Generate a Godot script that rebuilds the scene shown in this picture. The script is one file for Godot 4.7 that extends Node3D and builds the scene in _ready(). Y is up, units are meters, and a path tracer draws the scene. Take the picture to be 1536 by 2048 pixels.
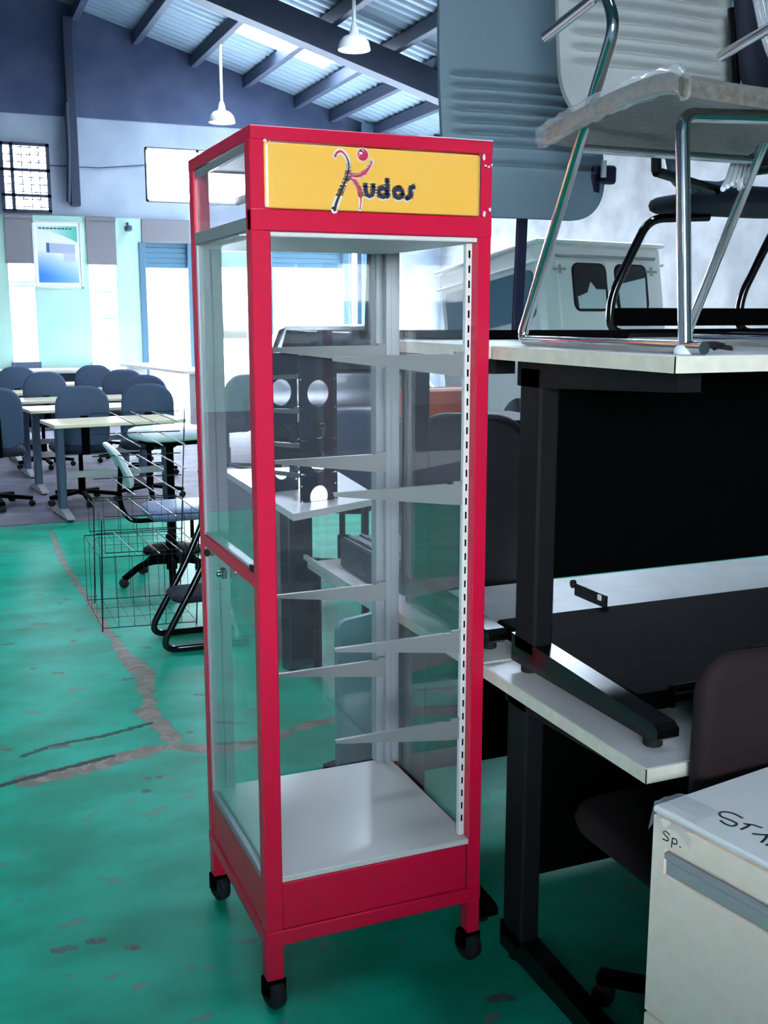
extends Node3D

# ---------------------------------------------------------------- shape builder
class Sh:
	var st := SurfaceTool.new()
	func _init():
		st.begin(Mesh.PRIMITIVE_TRIANGLES)
	func vert(p: Vector3, n: Vector3, uv := Vector2.ZERO):
		st.set_normal(n); st.set_uv(uv); st.add_vertex(p)
	func tri(a: Vector3, b: Vector3, c: Vector3, na: Vector3, nb: Vector3, nc: Vector3):
		var g := (b - a).cross(c - a)
		if g.length_squared() < 1e-16: return
		if g.dot(na + nb + nc) > 0.0:
			vert(a, na); vert(c, nc); vert(b, nb)
		else:
			vert(a, na); vert(b, nb); vert(c, nc)
	func flat(a: Vector3, b: Vector3, c: Vector3, out: Vector3):
		var n := (b - a).cross(c - a).normalized()
		if n.dot(out) < 0.0: n = -n
		tri(a, b, c, n, n, n)
	func quad(a: Vector3, b: Vector3, c: Vector3, d: Vector3, out: Vector3):
		flat(a, b, c, out); flat(a, c, d, out)
	func quad_uv(a: Vector3, b: Vector3, c: Vector3, d: Vector3, out: Vector3, ua := Vector2(0, 1), ub := Vector2(1, 1), uc := Vector2(1, 0), ud := Vector2(0, 0)):
		var pts := [[a, ua], [b, ub], [c, uc], [a, ua], [c, uc], [d, ud]]
		if (b - a).cross(c - a).dot(out) > 0.0:
			pts = [[a, ua], [c, uc], [b, ub], [a, ua], [d, ud], [c, uc]]
		for p in pts: vert(p[0], out, p[1])
	func box(c: Vector3, s: Vector3, bev := 0.0, basis := Basis()):
		var h := s * 0.5
		bev = minf(bev, minf(h.x, minf(h.y, h.z)) * 0.9)
		if bev <= 0.0:
			for ax in 3:
				for sg in [-1.0, 1.0]:
					var n := Vector3.ZERO; n[ax] = sg
					var u := Vector3.ZERO; u[(ax + 1) % 3] = h[(ax + 1) % 3]
					var v := Vector3.ZERO; v[(ax + 2) % 3] = h[(ax + 2) % 3]
					var o := n * h[ax]
					quad(c + basis * (o - u - v), c + basis * (o + u - v), c + basis * (o + u + v), c + basis * (o - u + v), basis * n)
			return
		for ax in 3:
			var a1 := (ax + 1) % 3
			var a2 := (ax + 2) % 3
			for sg in [-1.0, 1.0]:
				var n := Vector3.ZERO; n[ax] = sg
				var o := n * h[ax]
				var u := Vector3.ZERO; u[a1] = h[a1] - bev
				var v := Vector3.ZERO; v[a2] = h[a2] - bev
				quad(c + basis * (o - u - v), c + basis * (o + u - v), c + basis * (o + u + v), c + basis * (o - u + v), basis * n)
			# edges along ax
			for s1 in [-1.0, 1.0]:
				for s2 in [-1.0, 1.0]:
					var p := Vector3.ZERO; p[a1] = s1 * h[a1]; p[a2] = s2 * (h[a2] - bev)
					var q := Vector3.ZERO; q[a1] = s1 * (h[a1] - bev); q[a2] = s2 * h[a2]
					var e := Vector3.ZERO; e[ax] = h[ax] - bev
					var n2 := Vector3.ZERO; n2[a1] = s1; n2[a2] = s2
					quad(c + basis * (p - e), c + basis * (p + e), c + basis * (q + e), c + basis * (q - e), basis * n2)
		for sx in [-1.0, 1.0]:
			for sy in [-1.0, 1.0]:
				for sz in [-1.0, 1.0]:
					var sgn := Vector3(sx, sy, sz)
					var k := h * sgn
					var b := Vector3(bev * sx, bev * sy, bev * sz)
					flat(c + basis * Vector3(k.x, k.y - b.y, k.z - b.z), c + basis * Vector3(k.x - b.x, k.y, k.z - b.z), c + basis * Vector3(k.x - b.x, k.y - b.y, k.z), basis * sgn)
	func span(x0: float, x1: float, y0: float, y1: float, z0: float, z1: float, bev := 0.0):
		box(Vector3((x0 + x1) / 2, (y0 + y1) / 2, (z0 + z1) / 2), Vector3(absf(x1 - x0), absf(y1 - y0), absf(z1 - z0)), bev)
	func bar(p: Vector3, q: Vector3, w: float, h: float, bev := 0.0, up := Vector3.UP):
		var d := (q - p).normalized()
		if absf(d.dot(up)) > 0.98: up = Vector3.FORWARD
		var x := d.cross(up).normalized()
		var y := x.cross(d).normalized()
		box((p + q) / 2, Vector3(w, h, p.distance_to(q)), bev, Basis(x, y, -d))
	func grid(rows: Array, closed: bool, out := Vector3.ZERO):
		var m: int = rows.size()
		var n: int = rows[0].size()
		var normals := []
		var total := 0.0
		for i in m:
			var cen := Vector3.ZERO
			for p in rows[i]: cen += p
			cen /= n
			var line := PackedVector3Array()
			for j in n:
				var jn := (j + 1) % n if closed else mini(j + 1, n - 1)
				var jp := (j + n - 1) % n if closed else maxi(j - 1, 0)
				var du: Vector3 = rows[i][jn] - rows[i][jp]
				var dv: Vector3 = rows[mini(i + 1, m - 1)][j] - rows[maxi(i - 1, 0)][j]
				var nn := du.cross(dv)
				if nn.length_squared() < 1e-18:
					nn = Vector3.ZERO
				nn = nn.normalized()
				line.append(nn)
				total += nn.dot(out) if out != Vector3.ZERO else nn.dot((rows[i][j] - cen).normalized())
			normals.append(line)
		for i in [0, m - 1]:
			var cc := Vector3.ZERO
			var co := Vector3.ZERO
			for p in rows[i]: cc += p / n
			for p in rows[1 if i == 0 else m - 2]: co += p / n
			var pole := (cc - co).normalized() * (1.0 if total >= 0.0 else -1.0)
			for j in n:
				if normals[i][j] == Vector3.ZERO and closed: normals[i][j] = pole
		if total < 0.0:
			for i in m:
				for j in n: normals[i][j] = -normals[i][j]
		for i in m - 1:
			for j in (n if closed else n - 1):
				var k := (j + 1) % n
				tri(rows[i][j], rows[i][k], rows[i + 1][k], normals[i][j], normals[i][k], normals[i + 1][k])
				tri(rows[i][j], rows[i + 1][k], rows[i + 1][j], normals[i][j], normals[i + 1][k], normals[i + 1][j])
	func cap(ring: PackedVector3Array, out: Vector3):
		var cen := Vector3.ZERO
		for p in ring: cen += p
		cen /= ring.size()
		for j in ring.size(): flat(cen, ring[j], ring[(j + 1) % ring.size()], out)
	func tube(pts: Array, r: float, seg := 10, loop := false):
		var rows := []
		var n := pts.size()
		var ref := Vector3.UP
		var d0: Vector3 = (pts[1] - pts[0]).normalized()
		if absf(d0.dot(ref)) > 0.9: ref = Vector3.RIGHT
		var x := (ref - d0 * ref.dot(d0)).normalized()
		for i in n:
			var d: Vector3
			if loop: d = (pts[(i + 1) % n] - pts[(i + n - 1) % n]).normalized()
			else: d = (pts[mini(i + 1, n - 1)] - pts[maxi(i - 1, 0)]).normalized()
			x = (x - d * x.dot(d)).normalized()
			var y := d.cross(x)
			var ring := PackedVector3Array()
			for k in seg:
				var a := TAU * k / seg
				ring.append(pts[i] + (x * cos(a) + y * sin(a)) * r)
			rows.append(ring)
		if loop: rows.append(rows[0])
		grid(rows, true)
		if not loop:
			cap(rows[0], pts[0] - pts[1]); cap(rows[n - 1], pts[n - 1] - pts[n - 2])
	func lathe(prof: Array, seg: int, xf := Transform3D()):
		var rows := []
		for p in prof:
			var ring := PackedVector3Array()
			for k in seg:
				var a := TAU * k / seg
				ring.append(xf * Vector3(cos(a) * p.x, p.y, sin(a) * p.x))
			rows.append(ring)
		# doubled rows keep hard creases where a point repeats
		grid(rows, true)
		if prof[0].x > 0.0005: cap(rows[0], xf.basis * (Vector3.DOWN if prof[0].y <= prof[-1].y else Vector3.UP))
		if prof[-1].x > 0.0005: cap(rows[-1], xf.basis * (Vector3.UP if prof[0].y <= prof[-1].y else Vector3.DOWN))
	func prism(poly: PackedVector2Array, depth: float, xf := Transform3D()):
		# outline in x, y; thickness along z, centred
		var idx := Geometry2D.triangulate_polygon(poly)
		var h := depth / 2
		for i in range(0, idx.size(), 3):
			for s in [-1.0, 1.0]:
				var t := []
				for k in 3: t.append(xf * Vector3(poly[idx[i + k]].x, poly[idx[i + k]].y, s * h))
				flat(t[0], t[1], t[2], xf.basis * Vector3(0, 0, s))
		var area := 0.0
		for i in poly.size():
			area += poly[i].cross(poly[(i + 1) % poly.size()])
		for i in poly.size():
			var a := poly[i]
			var b := poly[(i + 1) % poly.size()]
			var e := b - a
			var o := Vector3(e.y, -e.x, 0) * signf(area)
			quad(xf * Vector3(a.x, a.y, -h), xf * Vector3(b.x, b.y, -h), xf * Vector3(b.x, b.y, h), xf * Vector3(a.x, a.y, h), xf.basis * o)
	func pad(outline: PackedVector2Array, t: float, bev: float, xf := Transform3D(), bow := 0.0, bowy := 0.0):
		# a cushion: rounded outline, soft rim, thickness t along z, bowed by x and y
		var rows := []
		var ext := 0.0
		for p in outline: ext = maxf(ext, p.length())
		for l in [[0.0, -1.0], [0.55, -1.0], [1.0 - bev / ext, -0.96], [1.0 - 0.25 * bev / ext, -0.6], [1.0, 0.0], [1.0 - 0.25 * bev / ext, 0.6], [1.0 - bev / ext, 0.96], [0.55, 1.0], [0.0, 1.0]]:
			var ring := PackedVector3Array()
			for p in outline:
				var q: Vector2 = p * maxf(l[0], 0.002)
				ring.append(xf * Vector3(q.x, q.y, l[1] * t / 2 + bow * q.x * q.x + bowy * q.y * q.y))
			rows.append(ring)
		grid(rows, true)
	func ribbon(pts: Array, widths: Array, xf: Transform3D, h: float):
		# a flat painted stroke of thickness h with round ends, in x, y of xf
		var poly := PackedVector2Array()
		var n := pts.size()
		var back := PackedVector2Array()
		for i in n:
			var d: Vector2 = (pts[mini(i + 1, n - 1)] - pts[maxi(i - 1, 0)]).normalized()
			var o: Vector2 = Vector2(-d.y, d.x) * widths[i] / 2
			poly.append(pts[i] + o); back.append(pts[i] - o)
		for i in n - 1:
			for s in [0]:
				quad(xf * v3(poly[i], h), xf * v3(poly[i + 1], h), xf * v3(back[i + 1], h), xf * v3(back[i], h), xf.basis.z)
				quad(xf * v3(poly[i], 0), xf * v3(poly[i + 1], 0), xf * v3(poly[i + 1], h), xf * v3(poly[i], h), xf.basis * v3(poly[i] - pts[i], 0))
				quad(xf * v3(back[i], 0), xf * v3(back[i + 1], 0), xf * v3(back[i + 1], h), xf * v3(back[i], h), xf.basis * v3(back[i] - pts[i], 0))
		for e in [0, n - 1]:
			var c: Vector2 = pts[e]
			for k in 10:
				var a: Vector2 = Vector2.from_angle(TAU * k / 10) * widths[e] / 2
				var b: Vector2 = Vector2.from_angle(TAU * (k + 1) / 10) * widths[e] / 2
				flat(xf * v3(c, h), xf * v3(c + a, h), xf * v3(c + b, h), xf.basis.z)
	static func v3(p: Vector2, z: float) -> Vector3:
		return Vector3(p.x, p.y, z)

# ---------------------------------------------------------------- helpers
var M := {}
var used := {}

func V(x, y, z) -> Vector3: return Vector3(x, y, z)

func numbered(parent: Node, called: String) -> String:
	var key := str(parent.get_instance_id()) + called
	used[key] = used.get(key, 0) + 1
	return called if used[key] == 1 else "%s_%03d" % [called, used[key] - 1]

func obj(called: String, sh: Sh, m: Material, parent: Node = self, at := Vector3.ZERO) -> MeshInstance3D:
	var o := MeshInstance3D.new()
	o.name = numbered(parent, called)
	o.mesh = sh.st.commit()
	o.material_override = m
	o.position = at
	parent.add_child(o, true)
	return o

func tag(o: Node, label: String, category: String, group := "") -> Node:
	o.set_meta("label", label); o.set_meta("category", category)
	if group: o.set_meta("group", group)
	return o

func thing(called: String, label: String, category: String, at := Vector3.ZERO, turn := 0.0, group := "") -> Node3D:
	var o := Node3D.new()
	o.name = numbered(self, called)
	add_child(o, true)
	o.position = at; o.rotation.y = turn
	tag(o, label, category, group)
	return o

func struct(called: String, sh: Sh, m: Material) -> MeshInstance3D:
	var o := obj(called, sh, m)
	o.set_meta("kind", "structure")
	return o

func dup(src: Node3D, base_name: String, label: String, at: Vector3, turn: float) -> Node3D:
	var o: Node3D = src.duplicate()
	o.name = numbered(self, base_name)
	add_child(o, true)
	o.position = at; o.rotation.y = turn
	o.set_meta("label", label)
	return o

func mat(c: Color, rough := 0.6, metal := 0.0, spec := 0.5) -> StandardMaterial3D:
	var m := StandardMaterial3D.new()
	m.albedo_color = c; m.roughness = rough; m.metallic = metal; m.metallic_specular = spec
	return m

func grain(m: StandardMaterial3D, freq: float, a: Color, b: Color, scale := 1.0, seed_ := 1, size := 256) -> StandardMaterial3D:
	var n := FastNoiseLite.new()
	n.seed = seed_; n.frequency = freq; n.fractal_octaves = 5
	var t := NoiseTexture2D.new()
	t.noise = n; t.width = size; t.height = size; t.seamless = true
	var g := Gradient.new()
	g.set_color(0, a); g.set_color(1, b)
	t.color_ramp = g
	m.albedo_texture = t; m.albedo_color = Color.WHITE
	m.uv1_triplanar = true; m.uv1_world_triplanar = true
	m.uv1_scale = Vector3.ONE * scale
	return m

func glass(alpha := 0.06, tint := Color(1, 1, 1)) -> StandardMaterial3D:
	var m := mat(Color(tint.r, tint.g, tint.b, alpha), 0.02)
	m.transparency = BaseMaterial3D.TRANSPARENCY_ALPHA
	return m

func fillet(pts: Array, r: float, n := 6) -> Array:
	var out := [pts[0]]
	for i in range(1, pts.size() - 1):
		var a: Vector3 = pts[i - 1]
		var b: Vector3 = pts[i]
		var c: Vector3 = pts[i + 1]
		var k := minf(r, minf(a.distance_to(b), b.distance_to(c)) * 0.48)
		var p := b + (a - b).normalized() * k
		var q := b + (c - b).normalized() * k
		for j in n + 1:
			var t := float(j) / n
			out.append(p.lerp(b, t).lerp(b.lerp(q, t), t))
	out.append(pts[-1])
	return out

func rrect(w: float, h: float, r: float, n := 6, rb := -1.0) -> PackedVector2Array:
	# rounded rectangle, centred; rb is the radius of the lower corners
	if rb < 0: rb = r
	var o := PackedVector2Array()
	var cs := [[w / 2 - r, h / 2 - r, 0.0, r], [-w / 2 + r, h / 2 - r, 0.25, r], [-w / 2 + rb, -h / 2 + rb, 0.5, rb], [w / 2 - rb, -h / 2 + rb, 0.75, rb]]
	for c in cs:
		for k in n + 1:
			var a: float = TAU * (c[2] + 0.25 * k / n)
			o.append(Vector2(c[0] + cos(a) * c[3], c[1] + sin(a) * c[3]))
	return o

func curve2(pts: Array, sub := 5) -> Array:
	# smooth path through 2D points
	var out := []
	for i in pts.size() - 1:
		var a: Vector2 = pts[maxi(i - 1, 0)]
		var b: Vector2 = pts[i]
		var c: Vector2 = pts[i + 1]
		var d: Vector2 = pts[mini(i + 2, pts.size() - 1)]
		for j in sub: out.append(b.cubic_interpolate(c, a, d, float(j) / sub))
	out.append(pts[-1])
	return out

func rot(x: Vector3, y: Vector3, z: Vector3, o: Vector3) -> Transform3D:
	return Transform3D(Basis(x, y, z), o)

# ---------------------------------------------------------------- scene
func _ready():
	camera_and_light()
	materials()
	shell()
	display_cabinet()
	desks_right()
	pedestal()
	desk_top_chairs()
	training_area()
	behind_glass()
	rack_and_trolley()
	vehicles()
	lamps()

func camera_and_light():
	var cam := Camera3D.new()
	cam.name = "camera"
	cam.position = V(-0.5946, 1.55, 2.1019)
	cam.rotation = V(-0.182, -0.3955, 0)
	cam.fov = rad_to_deg(2.0 * atan(1024.0 / 2140.0))
	cam.near = 0.05; cam.far = 300
	add_child(cam, true)
	cam.current = true
	var sky := ProceduralSkyMaterial.new()
	sky.sky_top_color = Color(0.82, 0.90, 1.0)
	sky.sky_horizon_color = Color(0.93, 0.97, 1.0)
	sky.ground_horizon_color = Color(0.8, 0.84, 0.86)
	sky.ground_bottom_color = Color(0.5, 0.5, 0.5)
	sky.sky_curve = 0.2
	sky.sky_energy_multiplier = 4.0
	sky.ground_energy_multiplier = 1.0
	var e := Environment.new()
	e.background_mode = Environment.BG_SKY
	e.sky = Sky.new(); e.sky.sky_material = sky
	e.ambient_light_source = Environment.AMBIENT_SOURCE_SKY
	e.tonemap_mode = Environment.TONE_MAPPER_LINEAR
	e.tonemap_exposure = 2.5
	e.sdfgi_enabled = true; e.ssao_enabled = true; e.ssil_enabled = true
	var we := WorldEnvironment.new()
	we.name = "environment"; we.environment = e
	add_child(we, true)

func materials():
	M.red = mat(Color(0.80, 0.015, 0.215), 0.38)
	M.chip = mat(Color(0.85, 0.82, 0.83), 0.7)
	M.alu = mat(Color(0.60, 0.62, 0.63), 0.42, 0.35)
	M.bracket = mat(Color(0.56, 0.57, 0.56), 0.45, 0.3)
	M.white = mat(Color(0.86, 0.86, 0.84), 0.35)
	M.floorboard = mat(Color(0.80, 0.79, 0.76), 0.16)
	M.yellow = mat(Color(0.96, 0.72, 0.27), 0.22)
	M.yellow.clearcoat_enabled = true
	M.ink = mat(Color(0.17, 0.14, 0.22), 0.5)
	M.halo = mat(Color(0.88, 0.84, 0.82), 0.5)
	M.pink = mat(Color(0.80, 0.16, 0.32), 0.4)
	M.black = mat(Color(0.012, 0.012, 0.013), 0.7, 0.0, 0.12)
	M.rubber = mat(Color(0.02, 0.02, 0.025), 0.75)
	M.gloss_black = mat(Color(0.03, 0.03, 0.035), 0.12)
	M.dark_steel = mat(Color(0.085, 0.088, 0.095), 0.5, 0.0, 0.3)
	M.gloss = mat(Color(0.03, 0.03, 0.035), 0.22)
	M.chrome = mat(Color(0.85, 0.86, 0.86), 0.12, 1.0)
	M.steel = mat(Color(0.62, 0.62, 0.62), 0.3, 0.9)
	M.glass = glass(0.02)
	M.dusty_glass = glass(0.05, Color(0.85, 0.9, 0.92))
	M.dark_glass = mat(Color(0.05, 0.07, 0.1), 0.06)
	M.side_glass = mat(Color(0.36, 0.47, 0.54), 0.08)  # bluish colour stands in for reflection and the view through the glass
	M.desk = grain(mat(Color.WHITE, 0.35), 0.02, Color(0.80, 0.80, 0.79), Color(0.88, 0.88, 0.87), 1.0, 3)
	M.edge = grain(mat(Color.WHITE, 0.4), 0.03, Color(0.86, 0.83, 0.76), Color(0.93, 0.90, 0.82), 3.0, 5)
	M.table = grain(mat(Color.WHITE, 0.35), 0.02, Color(0.93, 0.87, 0.72), Color(0.97, 0.92, 0.79), 1.0, 7)
	M.cream = grain(mat(Color.WHITE, 0.42), 0.05, Color(0.95, 0.86, 0.78), Color(0.97, 0.90, 0.83), 2.0, 9)
	M.handle = mat(Color(0.66, 0.66, 0.66), 0.4, 0.2)
	M.maroon = grain(mat(Color.WHITE, 0.85), 0.2, Color(0.085, 0.018, 0.022), Color(0.13, 0.03, 0.034), 4.0, 11)
	M.teal_shell = mat(Color(0.37, 0.45, 0.49), 0.5)
	M.grey_shell = mat(Color(0.62, 0.64, 0.63), 0.5)
	M.navy = mat(Color(0.08, 0.10, 0.20), 0.45, 0.2)
	M.wrapped = grain(mat(Color.WHITE, 0.3), 0.06, Color(0.36, 0.34, 0.32), Color(0.52, 0.50, 0.47), 3.0, 13)
	M.film = glass(0.22, Color(0.9, 0.92, 0.93)); M.film.roughness = 0.15
	M.chair_fabric = grain(mat(Color.WHITE, 0.9), 0.2, Color(0.22, 0.29, 0.38), Color(0.29, 0.36, 0.46), 4.0, 15)
	M.chair_dark = grain(mat(Color.WHITE, 0.9), 0.2, Color(0.06, 0.08, 0.14), Color(0.10, 0.12, 0.19), 4.0, 17)
	M.grey_blue = mat(Color(0.27, 0.33, 0.41), 0.45, 0.2)
	M.pale_plastic = mat(Color(0.82, 0.86, 0.88), 0.3)
	M.mauve = grain(mat(Color.WHITE, 0.5), 0.04, Color(0.42, 0.40, 0.43), Color(0.50, 0.48, 0.50), 1.5, 19)
	M.plaster = grain(mat(Color.WHITE, 0.9), 0.008, Color(0.60, 0.65, 0.72), Color(0.70, 0.74, 0.79), 0.5, 21)
	M.gable = grain(mat(Color.WHITE, 0.85), 0.01, Color(0.25, 0.30, 0.42), Color(0.32, 0.37, 0.48), 0.5, 23)
	M.mottled = grain(mat(Color.WHITE, 0.9), 0.015, Color(0.56, 0.56, 0.56), Color(0.70, 0.70, 0.69), 0.4, 25)
	M.mint = grain(mat(Color.WHITE, 0.7), 0.008, Color(0.66, 0.82, 0.76), Color(0.72, 0.86, 0.80), 0.5, 27)
	M.blind = mat(Color(0.50, 0.49, 0.51), 0.8)
	M.shutter = mat(Color(0.34, 0.48, 0.56), 0.45, 0.1)
	M.zinc = mat(Color(0.45, 0.53, 0.59), 0.5, 0.2)
	M.purlin = mat(Color(0.19, 0.23, 0.31), 0.6)
	M.concrete = grain(mat(Color.WHITE, 0.95), 0.01, Color(0.80, 0.79, 0.77), Color(0.88, 0.87, 0.85), 0.3, 29)
	M.carpet = grain(mat(Color.WHITE, 0.75), 0.02, Color(0.33, 0.31, 0.37), Color(0.46, 0.43, 0.49), 0.6, 31)
	M.wire = mat(Color(0.10, 0.13, 0.14), 0.4, 0.5)
	M.bright_wire = mat(Color(0.75, 0.74, 0.70), 0.25, 0.8)
	M.car = mat(Color(0.03, 0.05, 0.09), 0.3, 0.0, 0.3)
	M.van = mat(Color(0.95, 0.94, 0.93), 0.4)
	M.orange = mat(Color(0.85, 0.36, 0.22), 0.7)
	M.lens = mat(Color(0.85, 0.88, 0.9), 0.08, 0.3)
	M.lamp = mat(Color(0.86, 0.86, 0.85), 0.4)
	M.polycarb = glass(0.05, Color(0.95, 0.98, 1.0))
	M.pen = mat(Color(0.13, 0.13, 0.14), 0.7)
	M.floor = floor_material()
	M.poster = poster_material()

func stroke(img: Image, pts: Array, w0: float, w1: float, col: Color, rng: RandomNumberGenerator, ox: float, oz: float, s: float, holes := 0.25):
	# worn paint along a slab joint: ragged blobs; points are floor x, z
	for i in pts.size() - 1:
		var a: Vector2 = pts[i]
		var b: Vector2 = pts[i + 1]
		var n := int(a.distance_to(b) * s * 1.4) + 1
		for k in n:
			if rng.randf() < holes: continue
			var t := float(k) / n
			var p := a.lerp(b, t)
			var w := lerpf(w0, w1, (i + t) / (pts.size() - 1)) * rng.randf_range(0.35, 1.25)
			var c := Vector2((p.x + rng.randf_range(-0.3, 0.3) * w - ox) * s, (p.y + rng.randf_range(-0.3, 0.3) * w - oz) * s)
			var r := maxi(1, int(w * s * 0.5))
			var cc := col.lerp(col * 0.8, rng.randf())
			cc.a = 1
			for y in range(-r, r + 1):
				for x in range(-r, r + 1):
					if x * x + y * y <= r * r + 1:
						var px := int(c.x) + x
						var py := int(c.y) + y
						if px >= 0 and py >= 0 and px < img.get_width() and py < img.get_height(): img.set_pixel(px, py, cc)

func floor_material() -> StandardMaterial3D:
	# green floor paint over concrete, worn along the slab joints: x -4..3, z -6.2..2.2
	var ox := -4.0
	var oz := -6.2
	var s := 140.0
	var img := Image.create(980, 1176, false, Image.FORMAT_RGB8)
	var n := FastNoiseLite.new()
	n.seed = 5; n.frequency = 0.012; n.fractal_octaves = 5
	var f := FastNoiseLite.new()
	f.seed = 9; f.frequency = 0.055; f.fractal_octaves = 3
	var ca := Color(0.02, 0.55, 0.43)
	var cb := Color(0.04, 0.64, 0.52)
	var bare := Color(0.45, 0.50, 0.44)
	for y in 1176:
		for x in 980:
			var v := n.get_noise_2d(x, y * 2.0)
			var c := ca.lerp(cb, clampf(v * 1.4 + 0.5, 0, 1))
			var w := f.get_noise_2d(x, y * 1.6) + 0.35 * v
			if w > 0.50: c = c.lerp(bare, clampf((w - 0.50) * 6.0, 0, 0.75))
			img.set_pixel(x, y, c)
	var rng := RandomNumberGenerator.new()
	rng.seed = 77
	var grey := Color(0.55, 0.51, 0.45)
	var joint := [Vector2(0.109, -5.94), Vector2(0.082, -4.74), Vector2(0.102, -3.94), Vector2(0.114, -3.18), Vector2(0.131, -2.75), Vector2(0.155, -2.44), Vector2(0.105, -1.94), Vector2(0.125, -1.61)]
	stroke(img, joint, 0.03, 0.05, grey, rng, ox, oz, s, 0.35)
	stroke(img, [Vector2(0.13, -2.75), Vector2(0.17, -2.45), Vector2(0.13, -2.2)], 0.07, 0.05, grey, rng, ox, oz, s, 0.1)
	stroke(img, [Vector2(0.08, -2.0), Vector2(0.13, -1.72), Vector2(0.15, -1.66)], 0.07, 0.04, grey, rng, ox, oz, s, 0.1)
	var cross := [Vector2(-0.40, -1.50), Vector2(-0.30, -1.52), Vector2(-0.145, -1.575), Vector2(0.09, -1.60), Vector2(0.14, -1.60), Vector2(0.24, -1.50), Vector2(0.51, -1.55), Vector2(0.65, -1.62), Vector2(1.2, -1.6)]
	stroke(img, cross, 0.055, 0.05, grey, rng, ox, oz, s, 0.15)
	stroke(img, [Vector2(-0.40, -1.50), Vector2(-0.2, -1.52), Vector2(0.0, -1.57)], 0.08, 0.04, grey, rng, ox, oz, s, 0.2)
	stroke(img, [Vector2(-3.0, -1.2), Vector2(-0.55, -1.47), Vector2(-0.40, -1.52), Vector2(-0.25, -1.56), Vector2(-0.1, -1.60)], 0.012, 0.018, Color(0.17, 0.24, 0.20), rng, ox, oz, s, 0.1)
	stroke(img, [Vector2(-0.4, -1.72), Vector2(-0.28, -1.78), Vector2(-0.1, -1.8), Vector2(0.09, -1.86)], 0.006, 0.014, Color(0.13, 0.30, 0.24), rng, ox, oz, s, 0.3)
	for k in 70:
		var p := Vector2(rng.randf_range(-1.4, 0.5), rng.randf_range(-4.5, 0.6))
		stroke(img, [p, p + Vector2(rng.randf_range(0.01, 0.07), 0.01)], 0.01, 0.025, Color(0.34, 0.45, 0.39), rng, ox, oz, s, 0.3)
	var m := mat(Color.WHITE, 0.45, 0.0, 0.2)
	m.albedo_texture = ImageTexture.create_from_image(img)
	return m

func poster_material() -> StandardMaterial3D:
	# a white bordered poster: pale grey sky, a green swoosh, a grey device over a blue ground
	var w := 220
	var h := 310
	var img := Image.create(w, h, false, Image.FORMAT_RGB8)
	for y in h:
		for x in w:
			var u := float(x) / w
			var v := float(y) / h
			var c := Color(0.93, 0.93, 0.92)
			if u > 0.06 and u < 0.94 and v > 0.04 and v < 0.93:
				c = Color(0.90, 0.91, 0.91)
				var sw := 0.10 + 0.22 * pow(u, 1.8)
				if v < sw: c = Color(0.78, 0.90, 0.88).lerp(Color(0.30, 0.70, 0.62), clampf((u - 0.35) * 1.6, 0, 1))
				var gr := clampf((v - 0.40 - 0.12 * u) * 2.6, 0, 1)
				c = c.lerp(Color(0.16, 0.48, 0.82).lerp(Color(0.55, 0.72, 0.90), u), gr)
				if u > 0.25 and u < 0.88 and v > 0.30 + 0.03 * u and v < 0.45 + 0.03 * u: c = Color(0.66, 0.70, 0.78) if u > 0.32 else Color(0.25, 0.40, 0.60)
				if u > 0.62 and u < 0.88 and v >= 0.45 and v < 0.60: c = c.lerp(Color(0.72, 0.74, 0.82), 0.8)
				if v > 0.07 and v < 0.095 and u > 0.10 and u < 0.82 and int(u * 60) % 5 != 0: c = Color(0.30, 0.36, 0.38)
			img.set_pixel(x, y, c)
	var m := mat(Color.WHITE, 0.4)
	m.albedo_texture = ImageTexture.create_from_image(img)
	return m

func wall_grid(sh: Sh, x0: float, x1: float, y0: float, y1: float, holes: Array, put: Callable):
	# a wall split into boxes around rectangular openings [x0, x1, y0, y1]
	var xs := [x0, x1]
	for h in holes:
		for v in [h[0], h[1]]:
			if v > x0 and v < x1 and not xs.has(v): xs.append(v)
	xs.sort()
	for i in xs.size() - 1:
		var a: float = xs[i]
		var b: float = xs[i + 1]
		var cuts := []
		for h in holes:
			if h[0] < (a + b) / 2 and h[1] > (a + b) / 2: cuts.append([h[2], h[3]])
		cuts.sort_custom(func(p, q): return p[0] < q[0])
		var y := y0
		for c in cuts:
			if c[0] > y: put.call(sh, a, b, y, minf(c[0], y1))
			y = maxf(y, c[1])
		if y < y1: put.call(sh, a, b, y, y1)

func roof_y(x: float) -> float:
	return 5.9 - 0.29 * (x - 1.456) if x > -3.0 else 7.192 - 0.29 * (-3.0 - x)

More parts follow.
